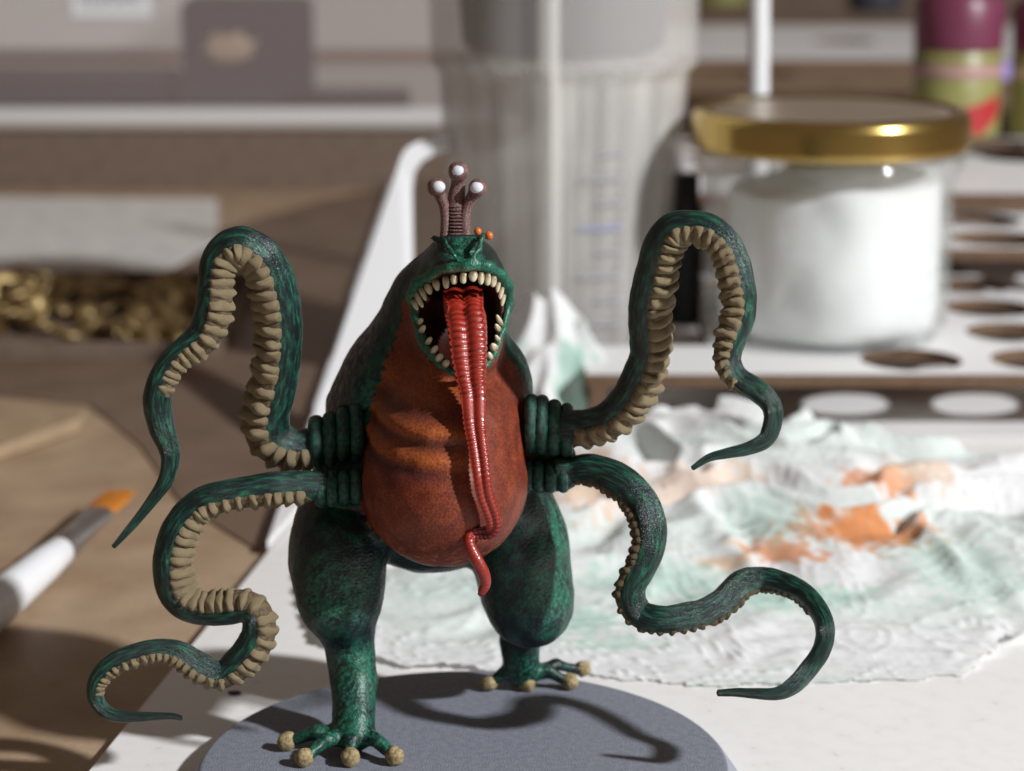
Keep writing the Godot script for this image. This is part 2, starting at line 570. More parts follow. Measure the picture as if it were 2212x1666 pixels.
func paint_hide(p: Vector3) -> Color:
	var n1 := wob.get_noise_3dv(p * 25.0)
	var n2 := wob.get_noise_3dv(p * 80.0 + Vector3(31, 7, 3))
	var n3 := wob.get_noise_3dv(p * 140.0 + Vector3(3, 57, 13))
	# inside of the mouth
	var q := (p - mouth_c) / mouth_r
	var m := pow(pow(absf(q.x), 2.4) + pow(absf(q.y), 2.4) + pow(absf(q.z), 2.4), 1.0 / 2.4)
	var lip := 1e9
	for b in lips: lip = minf(lip, bone_d(b, p))
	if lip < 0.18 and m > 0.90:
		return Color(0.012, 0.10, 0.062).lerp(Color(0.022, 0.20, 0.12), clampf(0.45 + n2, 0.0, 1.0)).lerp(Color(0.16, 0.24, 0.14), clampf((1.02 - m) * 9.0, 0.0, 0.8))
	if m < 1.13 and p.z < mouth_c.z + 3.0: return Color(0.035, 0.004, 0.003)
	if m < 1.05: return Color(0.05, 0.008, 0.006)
	# orange belly
	var e := Vector2(p.x + n2 * 0.9, p.y + n3 * 0.8)
	var trunk := 1e9
	var limb := 1e9
	for i in bones.size():
		if i < 2: trunk = minf(trunk, bone_d(bones[i], p))
		elif bones[i][7] > 0.0 and i >= leg_first: limb = minf(limb, bone_d(bones[i], p))
	if p.z > -17.0 and limb > trunk - 0.25 + 0.5 * n2 and Geometry2D.is_point_in_polygon(e, belly):
		var base := Color(0.16, 0.030, 0.016).lerp(Color(0.275, 0.056, 0.022), clampf(0.5 + n1 * 1.0, 0.0, 1.0))
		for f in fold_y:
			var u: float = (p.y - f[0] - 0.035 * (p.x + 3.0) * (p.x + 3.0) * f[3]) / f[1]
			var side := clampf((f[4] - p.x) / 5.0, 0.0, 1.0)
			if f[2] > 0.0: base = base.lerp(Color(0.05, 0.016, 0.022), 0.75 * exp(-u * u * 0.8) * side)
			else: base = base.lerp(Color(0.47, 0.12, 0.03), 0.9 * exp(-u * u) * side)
		var dot := one.get_noise_3dv(p * 80.0)
		if p.y < 40.0: base = base.lerp(Color(0.48, 0.135, 0.045), clampf((dot - 0.18) * 4.0, 0.0, 0.85) * clampf((40.0 - p.y) / 4.0, 0.0, 1.0) * clampf(0.75 + n1 * 1.5, 0.0, 1.0))
		return base.lerp(Color(0.10, 0.022, 0.02), clampf((0.0 - n2) * 0.7, 0.0, 0.3))
	# green hide over black, greyer down the back
	# dry-brushed green sits on knees, shins, feet, shoulders and brow; elsewhere dark undercoat, partly belly shade painted on the thighs
	var hit := 0.0
	for w in brushed_and_lit: hit = maxf(hit, 1.0 - p.distance_to(w[0]) / w[1])
	var amount := clampf(0.10 + 0.62 * hit + n1 * 1.1 + n2 * 0.5 + n3 * 0.4 + 0.8 * wob.get_noise_3d(p.x * 110.0, p.y * 18.0, p.z * 110.0) * hit, 0.0, 1.0)
	var green := Color(0.006, 0.016, 0.016).lerp(Color(0.012, 0.118, 0.070), amount)
	if n3 > 0.12: green = green.lerp(Color(0.04, 0.24, 0.16), clampf(hit * 1.3 - 0.2, 0.0, 0.6))
	var back := clampf((-21.0 - p.z - 0.5 * (p.x + 4.0)) / 5.0, 0.0, 1.0) * clampf((p.y - 30.0) / 6.0, 0.0, 1.0)
	var hair := wob.get_noise_3d(p.x * 190.0, p.y * 22.0, p.z * 60.0)
	return green.lerp(Color(0.022, 0.021, 0.021).lerp(Color(0.21, 0.19, 0.18), clampf(0.35 + hair * 1.9, 0.0, 1.0)), back)

func R(p: Vector3, r: float) -> float:
	return r * px(p)

func E(x: float, y: float, z: float, rx: float, ry: float, rz: float, k := 2.0) -> void:      # radii across in photo pixels, depth in mm
	var c := P(x, y, z)
	egg(c, Vector3(rx * px(c), ry * px(c), rz), k)

func C(a: Vector3, b: Vector3, ra: float, rb: float, k := 1.2) -> void:
	cap(a, b, ra * px(a), rb * px(b), k)

func build_body() -> void:
	# trunk
	E(960, 1037, -11, 181, 179, 17.5, 3.0)
	E(968, 903, -14, 158, 118, 17.0, 3.0)
	E(905, 850, -24, 170, 170, 10.0, 3.5)
	E(1050, 850, -22, 102, 140, 9.0, 3.0)
	C(P(930, 640, -22), P(862, 900, -23), 74, 160, 3.0)
	C(P(835, 1010, -18), P(715, 1012, -16), 62, 42, 1.0)
	C(P(1090, 985, -18), P(1205, 990, -16), 60, 42, 1.0)
	E(930, 1100, -23, 175, 140, 9.0, 3.0)
	# head and jaw
	E(992, 640, -19, 110, 128, 11.0, 2.5)
	E(995, 560, -15, 70, 42, 9.0, 2.0)
	E(988, 735, -13, 98, 95, 8.0, 2.5)
	E(960, 690, -22, 125, 130, 9.0, 3.0)
	E(1102, 655, -17, 10, 24, 2.5, 0.5)
	# brow ridges and crest
	C(P(959, 516, -9), P(968, 538, -7.2), 7.5, 8, 0.35)
	C(P(968, 538, -7.2), P(984, 553, -6), 8, 7, 0.5)
	C(P(1042, 508, -9), P(1035, 540, -7.2), 9, 9, 0.35)
	C(P(1035, 540, -7.2), P(1022, 553, -6), 8, 7, 0.5)
	C(P(962, 516, -12.5), P(1040, 514, -12.5), 9, 9, 0.8)
	C(P(937, 515, -14.5), P(955, 522, -13), 9, 10, 0.5)
	C(P(984, 527, -10.2), P(1018, 525, -10.2), 17, 17, 0.3)
	leg_first = bones.size()
	# left leg
	E(742, 1110, -19, 100, 75, 9.0, 2.5)
	E(729, 1200, -14, 107, 135, 9.5, 2.5)
	E(735, 1305, -11, 86, 84, 7.5, 3.5)
	C(P(752, 1372, -12), P(764, 1470, -10.5), 58, 48, 2.0)
	var al := G(765, 1578, HB + 3.0)
	C(P(764, 1470, -10.5), al, 48, 47, 1.2)
	# right leg
	E(1105, 1085, -23, 85, 80, 9.0, 2.0)
	E(1125, 1190, -24, 106, 150, 9.5, 2.0)
	E(1146, 1300, -23, 94, 100, 8.0, 3.5)
	var ar := G(1128, 1448, HB + 3.0)
	C(P(1122, 1385, -29), ar, 45, 38, 1.4)
	# feet: toes fan out to round pads
	for f in [[al, [[619, 1606], [656, 1640], [756, 1640], [852, 1637]], 46.0, 17.0, 21.0], [ar, [[1056, 1479], [1138, 1479], [1231, 1476], [1259, 1449]], 38.0, 14.0, 18.0]]:
		var a: Vector3 = f[0]
		for t in f[1]:
			var tip := G(t[0], t[1], HB + 1.1)
			var mid := a.lerp(tip, 0.55) + Vector3(0, 0.9, 0)
			C(a - Vector3(0, 0.8, 0), mid, f[3] * 1.25, f[3], 0.7)
			C(mid, tip, f[3], f[3] * 0.8, 0.5)
			put("toe_pad", ball(tip + Vector3(0, 0.25, 0), Vector3.ONE * f[4] * px(tip), 14, 20, 0.22), M.pad, monster)
	# arm stumps under the rings
	C(P(830, 945, -17), P(690, 957, -15), 58, 42, 1.0)
	C(P(830, 1065, -14), P(690, 1060, -8), 36, 28, 0.8)
	C(P(1090, 915, -17), P(1225, 928, -13), 58, 44, 1.0)
	C(P(1090, 1030, -16), P(1222, 1030, -12), 42, 30, 0.8)
	mouth_c = P(994, 690, -3.5)
	mouth_r = Vector3(97 * px(mouth_c), 110 * px(mouth_c), 12.5)
	lip_line = [[887, 640, -12.0], [900, 612, -11], [936, 594, -9], [970, 581, -7], [1010, 574, -6], [1053, 575, -6.5], [1083, 594, -8.5], [1098, 618, -10.5], [1099, 648, -12],
		[1094, 680, -11], [1086, 714, -9], [1070, 762, -6.5], [1050, 790, -5], [1015, 808, -4], [980, 805, -4], [952, 790, -5], [930, 765, -6.5], [908, 727, -9], [895, 684, -11], [887, 640, -12]]
	for i in lip_line.size() - 1:
		var a := P(lip_line[i][0], lip_line[i][1], lip_line[i][2])
		var b := P(lip_line[i + 1][0], lip_line[i + 1][1], lip_line[i + 1][2])
		var r := (13.0 if i < 8 else 8.5) * px(a)
		lips.append([0, a, b, r, r, 1.0, (a + b) * 0.5, 1.0])
	for f in [[905, 1.1, 0.45, 0.2, 1.0], [932, 1.3, -0.32, 0.3, 3.0], [958, 0.9, 0.6, 0.35, 3.0], [985, 1.3, -0.3, 0.4, 3.0], [1012, 0.8, 0.28, 0.4, 0.0], [862, 1.8, -0.12, 0.2, 1.0]]:
		fold_y.append([P(900, f[0], 1).y, f[1], f[2], f[3] * 0.4, f[4]])
	for b in [[862, 690], [850, 762], [818, 840], [798, 900], [782, 985], [772, 1090], [766, 1140], [800, 1188], [850, 1208], [940, 1240], [1000, 1240], [1060, 1215], [1122, 1165], [1150, 1060], [1152, 950], [1128, 880], [1110, 800], [1092, 745], [1090, 700], [1000, 780]]:
		var q := P(b[0], b[1], 0)
		belly.append(Vector2(q.x, q.y))
	for q in [[730, 1290, -5, 8.0], [775, 1465, -6, 8.0], [760, 1580, -5, 8.0], [700, 1600, 0, 6.0], [820, 1610, 0, 7.0], [1215, 1150, -20, 7.0], [1205, 1290, -16, 9.0], [1130, 1455, -28, 6.0], [1000, 552, -7, 6.5], [1110, 800, -12, 7.0], [800, 860, -14, 6.0], [970, 540, -8, 3.5], [1030, 540, -8, 3.5], [905, 640, -12, 3.0]]: brushed_and_lit.append([P(q[0], q[1], q[2]), q[3]])
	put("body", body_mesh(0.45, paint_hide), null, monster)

# ---------------------------------------------------------------- tentacles
var sucker_shapes := []

func make_suckers() -> void:
	for n in 6:
		var g := Grid.new()
		var W := 17
		var H := 8
		for i in W:
			var f := lerpf(-1.0, 1.0, i / float(W - 1))
			var ang := f * deg_to_rad(60.0)
			var edge := pow(maxf(1.0 - pow(absf(f), 5.0), 0.0), 0.6)
			var rough := one.get_noise_2d(f * 130.0 + n * 400.0, 7.0)
			var tall := (0.23 + 0.10 * rough + 0.07 * absf(f)) * edge
			var wide := (0.19 + 0.06 * one.get_noise_2d(f * 150.0 + n * 300.0, 90.0)) * (0.6 + 0.4 * edge)
			for j in H:
				var s := PI * j / (H - 1)
				var r := 0.97 + tall * pow(sin(s), 0.9)
				var z := wide * cos(s) * (1.0 + 0.5 * (1.0 - sin(s))) + 0.09 * one.get_noise_2d(f * 90.0, n * 250.0 + 33.0) + 0.05 * sin(s) * (n - 1.5)
				g.v.append(Vector3(sin(ang) * r, cos(ang) * r, z) * 1000.0)
		for i in W - 1:
			for j in H - 1:
				var a := i * H + j
				g.quad(a, a + 1, a + H + 1, a + H)
		sucker_shapes.append(g.mesh())

# pts: x, y, width in a zoomed crop with the given corner and scale; side: which side of the way the suckers lie on; face: how far they turn to the viewer
func tentacle(o: Vector2, scale: float, z0: float, z1: float, side: float, face: float, last: float, pts: Array, seed_: int, first := 0.03) -> void:
	var ctrl := []
	for i in pts.size():
		var f: float = float(i) / (pts.size() - 1)
		var p := P((o.x + pts[i][0] * scale) / 1.8445, (o.y + pts[i][1] * scale) / 1.8445, pts[i][3] if pts[i].size() > 3 else lerpf(z0, z1, f))
		ctrl.append(Vector4(p.x, p.y, p.z, pts[i][2] * scale / 1.8445 * 0.5 * px(p)))
	var N := 170
	var s := spline(ctrl, N)
	var c := []
	var r := []
	var dirs := []
	for i in N:
		c.append(Vector3(s[i].x, s[i].y, s[i].z))
		var lump := 1.0 + 0.035 * wob.get_noise_1d(i * 22.0 + seed_ * 900.0)
		r.append(s[i].w * lump)
	for i in N:
		var t: Vector3 = (c[mini(i + 1, N - 1)] - c[maxi(i - 1, 0)]).normalized()
		var across := Vector3(-t.y, t.x, 0).normalized() * side      # left of the way, seen from the front
		dirs.append((across * cos(deg_to_rad(face)) + Vector3(0, 0.15, 1).normalized() * sin(deg_to_rad(face))).normalized())
	for k in 3:
		var sm := dirs.duplicate()
		for i in range(1, N - 1): sm[i] = (dirs[i - 1] + dirs[i] * 2.0 + dirs[i + 1]).normalized()
		dirs = sm
	var g := tube(c, r, 22, dirs)
	for i in g.v.size(): g.uv[i] = Vector2(g.uv[i].x * 2.0 + seed_ * 0.37, g.uv[i].y * 0.026 + seed_ * 0.21)
	# paint varies along the limb: bare dark stretches and brighter brushed ones
	for i in g.v.size():
		var q := 0.78 + 0.6 * wob.get_noise_3dv(g.v[i] * 22.0) + 0.3 * wob.get_noise_3dv(g.v[i] * 90.0)
		g.col.append(Color(q * 0.95, q, q * 1.0))
	var t_mesh := put("tentacle", g.mesh(), M.tentacle, monster)
	# the pale band along its inner side
	var b := Grid.new()
	var i0 := int(first * N)
	var i1 := int(last * N)
	var W := 11
	for i in range(i0, i1 + 1):
		var t: Vector3 = (c[mini(i + 1, N - 1)] - c[maxi(i - 1, 0)]).normalized()
		var n: Vector3 = (dirs[i] - t * dirs[i].dot(t)).normalized()
		var bi := n.cross(t)
		var ends := minf(1.0, minf((i - i0) / 3.0, (i1 - i) / 14.0))
		for j in W:
			var a := deg_to_rad(lerpf(-62.0, 62.0, j / float(W - 1)) * (0.25 + 0.75 * ends))
			var lift := 1.03 if j > 0 and j < W - 1 else 0.95
			b.v.append(c[i] + (n * cos(a) + bi * sin(a)) * r[i] * lift)
	for i in i1 - i0:
		for j in W - 1:
			var a := i * W + j
			b.quad(a, a + 1, a + W + 1, a + W)
	put("sucker_band", b.mesh(), M.strip, t_mesh)
	# ridged suckers, one after the other
	var run := 0.0
	var next := 0.6
	var loc := RandomNumberGenerator.new()
	loc.seed = seed_ * 77 + 5
	for i in range(i0 + 2, i1):
		run += c[i].distance_to(c[i - 1])
		if run < next: continue
		next = run + r[i] * loc.randf_range(0.40, 0.52) + 0.12
		var t: Vector3 = (c[i + 1] - c[i - 1]).normalized()
		var n: Vector3 = (dirs[i] - t * dirs[i].dot(t)).normalized()
		var fade := clampf((i1 - i) / 16.0, 0.35, 1.0)
		var k: float = r[i] * MM
		put("sucker", sucker_shapes[loc.randi() % 6], M.sucker if face > 0.0 else M.strip, t_mesh, Transform3D(Basis(n.cross(t) * k * lerpf(0.75, 1.0, fade), n * k * (0.97 + 0.03 * fade), t * k * loc.randf_range(0.85, 1.1)), c[i] * MM))

func arm_rings(list: Array, z: float, radius_d: float) -> void:      # each: x, top, bottom, half thickness, lean
	for q in list:
		var c := P(q[0], (q[1] + q[2]) * 0.5, z)
		var rr: float = (q[2] - q[1]) * 0.5 * px(c) - q[3] * px(c)
		var pts := []
		var rad := []
		for i in 33:
			var a := TAU * i / 32
			pts.append(c + Vector3(sin(a) * q[4] * rr, cos(a) * rr, sin(a) * rr * radius_d))
			rad.append(q[3] * px(c) * (1.0 + 0.14 * wob.get_noise_1d(i * 45.0 + q[0] * 3.0)))
		put("arm_ring", tube(pts, rad, 14, [], false).mesh(), M.ring, monster)

func build_tentacles() -> void:
	make_suckers()
	# upper left
	tentacle(Vector2(300, 800), 0.9, -15, 0, 1.0, 42.0, 0.74, [[1130, 1090, 175], [1040, 1097, 180], [955, 1100, 185], [868, 1050, 200], [845, 960, 205], [872, 850, 205], [898, 720, 196], [906, 600, 200], [904, 500, 200], [885, 400, 200], [858, 310, 195], [808, 240, 185], [725, 200, 180], [652, 240, 165], [622, 310, 155], [616, 400, 155], [606, 500, 160], [568, 595, 150], [500, 655, 135], [438, 705, 125], [385, 790, 125], [362, 890, 130], [380, 1000, 118], [412, 1090, 98], [420, 1150, 84], [398, 1240, 70], [330, 1340, 50], [250, 1440, 38], [168, 1533, 22]], 1)
	# lower left
	tentacle(Vector2(300, 1700), 0.7802, -8, 8, 1.0, 30.0, 0.80, [[1290, 300, 150], [1190, 305, 160], [1090, 310, 165], [1000, 318, 170], [800, 345, 160], [640, 395, 165], [545, 500, 180], [500, 620, 190], [490, 720, 195], [503, 810, 195], [548, 890, 180], [640, 932, 165], [760, 930, 172], [862, 920, 170], [925, 965, 165], [935, 1050, 172], [900, 1130, 178], [830, 1210, 165], [738, 1268, 145], [625, 1222, 150], [530, 1160, 130], [440, 1140, 112], [325, 1160, 116], [190, 1215, 112], [112, 1300, 95], [103, 1385, 84], [150, 1455, 74], [230, 1482, 62], [330, 1484, 54], [430, 1480, 40], [500, 1481, 34], [540, 1490, 28]], 2)
	# upper right
	tentacle(Vector2(2000, 750), 0.7505, -12, 12, -1.0, 40.0, 0.74, [[290, 1275, 190], [390, 1272, 195], [480, 1265, 195], [590, 1215, 200], [690, 1105, 212], [748, 985, 210], [778, 890, 205], [784, 800, 215], [780, 700, 220], [784, 600, 222], [806, 500, 222], [826, 400, 212], [852, 305, 205], [905, 225, 190], [990, 202, 175], [1100, 222, 175], [1185, 300, 178], [1228, 400, 185], [1250, 500, 186], [1268, 600, 175], [1255, 700, 172], [1218, 800, 162], [1200, 890, 146], [1214, 960, 138], [1265, 1022, 130], [1350, 1070, 124], [1420, 1135, 115], [1442, 1200, 105], [1428, 1285, 98], [1390, 1345, 88], [1300, 1385, 72], [1200, 1407, 58], [1100, 1432, 44], [1012, 1488, 28]], 3)
	# lower right
	tentacle(Vector2(2000, 1700), 0.7202, -12, 2, -1.0, -12.0, 0.70, [[290, 235, 140, -12], [390, 235, 150, -12], [500, 235, 170, -11], [640, 290, 188, -9.5], [755, 395, 190, -8], [812, 520, 192, -6.5], [820, 640, 182, -5.2], [780, 765, 168, -3.8], [722, 870, 162, -2.8], [716, 960, 168, -2.2], [775, 1042, 155, -1.6], [895, 1068, 152, -0.4], [1010, 1052, 155, -1], [1125, 1025, 152, -2.4], [1230, 965, 158, -4.3], [1325, 868, 150, -6.5], [1430, 842, 132, -8], [1550, 863, 126, -6.6], [1672, 925, 120, -3.4], [1758, 1028, 114, 1], [1790, 1130, 108, 4.2], [1768, 1240, 105, 5], [1700, 1340, 104, 5.6], [1618, 1430, 98, 7.4], [1525, 1478, 76, 8.5], [1400, 1478, 60, 7.6], [1300, 1472, 50, 6.8], [1195, 1475, 38, 6]], 4)
	arm_rings([[770, 868, 1004, 15, 0.10], [741, 874, 1003, 15, 0.08], [713, 888, 1010, 16, 0.06], [684, 897, 1017, 17, 0.04]], -15, 1.0)
	arm_rings([[768, 1012, 1090, 13, 0.1], [742, 1012, 1092, 13, 0.08], [717, 1015, 1097, 13, 0.06], [693, 1019, 1098, 13, 0.05]], -8, 1.0)
	arm_rings([[1148, 850, 980, 14, -0.05], [1171, 852, 983, 15, -0.04], [1197, 862, 987, 15, -0.03], [1224, 870, 989, 14, -0.02]], -13, 1.0)
	arm_rings([[1140, 992, 1062, 13, -0.05], [1163, 993, 1064, 13, -0.05], [1190, 997, 1067, 14, -0.04], [1217, 998, 1066, 13, -0.03]], -12, 1.0)

# ---------------------------------------------------------------- tongue, teeth, eyes
func build_face() -> void:
	var ctrl := []
	for q in [[998, 630, -17.0, 40], [1000, 648, -11.0, 41], [1003, 668, -7.5, 41], [1008, 700, -4.5, 40], [1011, 735, -2.5, 39], [1014, 780, -1.2, 36], [1017, 815, 0.2, 31], [1022, 850, 1.4, 27], [1025, 911, 3.1, 24], [1030, 950, 4.4, 21], [1036, 990, 5.6, 20], [1041, 1030, 6.7, 19], [1047, 1068, 6.8, 18], [1056, 1095, 6.6, 17], [1064, 1118, 6.2, 16], [1066, 1138, 5.6, 15], [1056, 1150, 5.0, 14], [1038, 1152, 4.8, 13], [1020, 1156, 4.9, 12], [1013, 1170, 5.6, 12], [1019, 1190, 6.2, 13], [1032, 1215, 6.6, 14], [1045, 1240, 6.6, 13], [1048, 1262, 6.4, 12], [1040, 1280, 6.4, 9], [1034, 1286, 6.4, 4]]:
		var p := P(q[0], q[1], q[2])
		ctrl.append(Vector4(p.x, p.y, p.z, q[3] * px(p)))
	var N := 300
	var s := spline(ctrl, N)
	var g := Grid.new()
	var seg := 44
	var run := 0.0
	var ph := 0.0
	for i in N:
		var c := Vector3(s[i].x, s[i].y, s[i].z)
		var t: Vector3 = Vector3(s[mini(i + 1, N - 1)].x - s[maxi(i - 1, 0)].x, s[mini(i + 1, N - 1)].y - s[maxi(i - 1, 0)].y, s[mini(i + 1, N - 1)].z - s[maxi(i - 1, 0)].z).normalized()
		var front := Vector3(0, 0, 1)
		front = (front - t * t.z).normalized()
		if absf(t.z) > 0.9: front = Vector3.UP
		var across := front.cross(t)
		if i: run += c.distance_to(Vector3(s[i - 1].x, s[i - 1].y, s[i - 1].z))
		ph += (c.distance_to(Vector3(s[i - 1].x, s[i - 1].y, s[i - 1].z)) if i else 0.0) / (0.40 + 0.22 * s[i].w) * TAU * 0.5
		var tail := smoothstep(0.70, 0.76, i / float(N))
		var flat := lerpf(0.62, 0.95, tail)
		for j in seg:
			var a := TAU * j / seg
			var x := cos(a)
			var z := sin(a)
			# two lobes side by side with a groove between
			var groove := (exp(-pow(x / 0.10, 2.0)) * 0.5) * (1.0 - tail)
			var lobe := sqrt(maxf(1.0 - pow((absf(x) - 0.47) / 0.545, 2.0), 0.0))
			var depth := lerpf(maxf(lobe, 0.74) * 0.85, absf(z), tail) * signf(z) if absf(z) > 1e-3 else 0.0
			var wave := pow(absf(sin(ph + (0.5 if x > 0 else 0.0))), 0.7)
			var ridge := 1.0 + lerpf(0.26, 0.06, tail) * (wave - 0.6)
			g.v.append(c + across * x * s[i].w * (0.9 + 0.1 * ridge) * (1.0 + 0.16 * (wave - 0.6) * (1.0 - tail)) + front * (depth * ridge - groove * 0.3) * s[i].w * flat)
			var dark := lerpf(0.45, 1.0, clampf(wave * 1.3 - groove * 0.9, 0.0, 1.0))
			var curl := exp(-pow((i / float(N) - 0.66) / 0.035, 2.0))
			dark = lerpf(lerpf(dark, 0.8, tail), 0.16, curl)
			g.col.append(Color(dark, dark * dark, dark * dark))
	for i in N - 1:
		for j in seg:
			var k := (j + 1) % seg
			g.quad(i * seg + j, i * seg + k, (i + 1) * seg + k, (i + 1) * seg + j)
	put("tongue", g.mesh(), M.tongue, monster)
	# teeth: x, y of the root and of the tip, depth, half width
	var teeth := []
	for n in 4:
		var tg := Grid.new()
		var prof := [[0.0, 0.2], [0.8, 0.08], [1.0, -0.5], [0.97, -1.1], [0.88 - 0.04 * n, -1.7], [0.62 - 0.05 * n, -2.15], [0.0, -2.35]]
		for i in prof.size():
			for j in 14:
				var a := TAU * j / 14
				tg.v.append(Vector3(cos(a) * prof[i][0] * (1.0 + 0.10 * sin(a * 2.0 + n)), prof[i][1], sin(a) * prof[i][0] * 0.9 + 0.08 * i * (n - 1.5) * 0.3))
				var f := clampf((0.0 - prof[i][1]) / 1.3 + 0.25 * sin(a * 3.0 + n * 2.0), 0.0, 1.0)
				tg.col.append(Color(0.20, 0.13, 0.06).lerp(Color(0.66, 0.60, 0.42), f))
		for i in prof.size() - 1:
			for j in 14: tg.quad(i * 14 + j, i * 14 + (j + 1) % 14, (i + 1) * 14 + (j + 1) % 14, (i + 1) * 14 + j)
		teeth.append(tg.mesh())
	var rows := []
	for q in [[892, 648, 903, 672, -11.0, 7], [898, 632, 911, 660, -10.8, 8], [909, 622, 921, 650, -10.2, 8], [922, 613, 931, 638, -9.4, 8], [940, 605, 946, 629, -8.4, 8], [962, 598, 964, 621, -7.2, 8], [980, 594, 981, 616, -6.4, 9], [1001, 590, 1001, 612, -5.9, 10], [1022, 588, 1022, 610, -5.7, 10], [1039, 590, 1039, 613, -6.0, 9], [1053, 592, 1053, 618, -6.5, 8], [1066, 597, 1064, 622, -7.4, 8], [1077, 605, 1074, 632, -8.6, 7], [1084, 616, 1080, 645, -9.6, 7], [1089, 630, 1084, 660, -10.6, 7],
		[904, 700, 912, 688, -9.8, 6], [908, 718, 917, 704, -9.0, 7], [922, 744, 931, 729, -7.5, 7], [933, 763, 943, 749, -6.3, 8], [945, 780, 953, 766, -5.2, 8], [960, 792, 967, 778, -4.5, 8],
		[1083, 703, 1074, 683, -9.2, 7], [1079, 716, 1071, 702, -8.6, 6], [1078, 738, 1070, 724, -7.8, 7], [1070, 757, 1062, 743, -6.5, 9], [1061, 776, 1054, 761, -5.4, 8]]:
		var a := P(q[0], q[1], q[4])
		var b := P(q[2], q[3], q[4] + 0.4)
		var d := (a - b).normalized()
		var w: float = q[5] * px(a)
		var l := a.distance_to(b) / 2.2
		var sx := d.cross(Vector3(0, 0, 1)).normalized()
		w *= rng.randf_range(0.78, 1.0)
		l *= rng.randf_range(0.88, 1.12)
		put("tooth", teeth[rng.randi() % 4], M.tooth, monster, Transform3D(Basis(sx * w, d * l, sx.cross(d) * w * 0.9), a * MM))
	# eye stalk: flat trunk with side rails and rungs, splitting into three
	var st := Grid.new()
	var paths := [
		[[[962, 520, -14.0, 13], [963, 480, -14.5, 11.5], [961, 452, -15, 11.5], [955, 432, -15, 12], [947, 414, -15, 15]], "rail"],
		[[[1006, 520, -14.0, 13], [1004, 480, -14.5, 11.5], [1007, 452, -15, 11.5], [1015, 433, -15, 12], [1026, 416, -15, 15]], "rail"],
		[[[984, 520, -14.6, 20], [984, 480, -15.2, 19], [985, 445, -15.8, 21], [987, 420, -16, 19], [990, 398, -16, 16], [991, 378, -15.6, 17]], "neck"]]
	var stalk: MeshInstance3D
	for e in [2, 0, 1]:
		var pc := []
		for q in paths[e][0]:
			var p := P(q[0], q[1], q[2])
			pc.append(Vector4(p.x, p.y, p.z, q[3] * px(p)))
		var sp := spline(pc, 24)
		var cs := []
		var rs := []
		for v in sp:
			cs.append(Vector3(v.x, v.y, v.z))
			rs.append(v.w)
		var mesh := tube(cs, rs, 14).mesh()
		if e == 2: stalk = put("eye_stalk", mesh, M.stalk, monster)
		else: put("rail", mesh, M.stalk, stalk)
	for k in 10:
		var c := P(984, 512 - k * 7.4, -13.4 - k * 0.17)
		put("rung", ball(c, Vector3(17, 2.7, 11) * px(c), 6, 12, 0.1), M.stalk, stalk)
	for q in [[991, 371, -15.0, 22.5, -1, 0.25], [943, 405, -14.5, 20.5, 4, 0.1], [1032, 407, -14.5, 20.5, -2, 0.1]]:
		var c := P(q[0], q[1], q[2])
		var eye := put("eye", ball(c, Vector3.ONE * q[3] * px(c), 14, 20, 0.10), M.stalk, monster)
		put("white_pupil", ball(c + Vector3(q[4] * px(c), 0.14 * q[3] * px(c), 0.50 * q[3] * px(c)), Vector3(15.5, 13.5, 13.0) * px(c), 10, 16), M.eye, eye)
	for q in [[1032, 500, -11.0, 8.5], [1056, 509, -11.0, 9.5]]:
		var c := P(q[0], q[1], q[2])
		put("orange_ball", ball(c, Vector3.ONE * q[3] * px(c), 10, 14, 0.05), M.orange, monster)
	var a1 := P(1036, 515, -11.0)
	var a2 := P(1056, 509, -11.0)
	put("ball_stem", tube([a1, a1.lerp(a2, 0.5), a2], [0.35, 0.32, 0.3], 8).mesh(), M.stalk, monster)

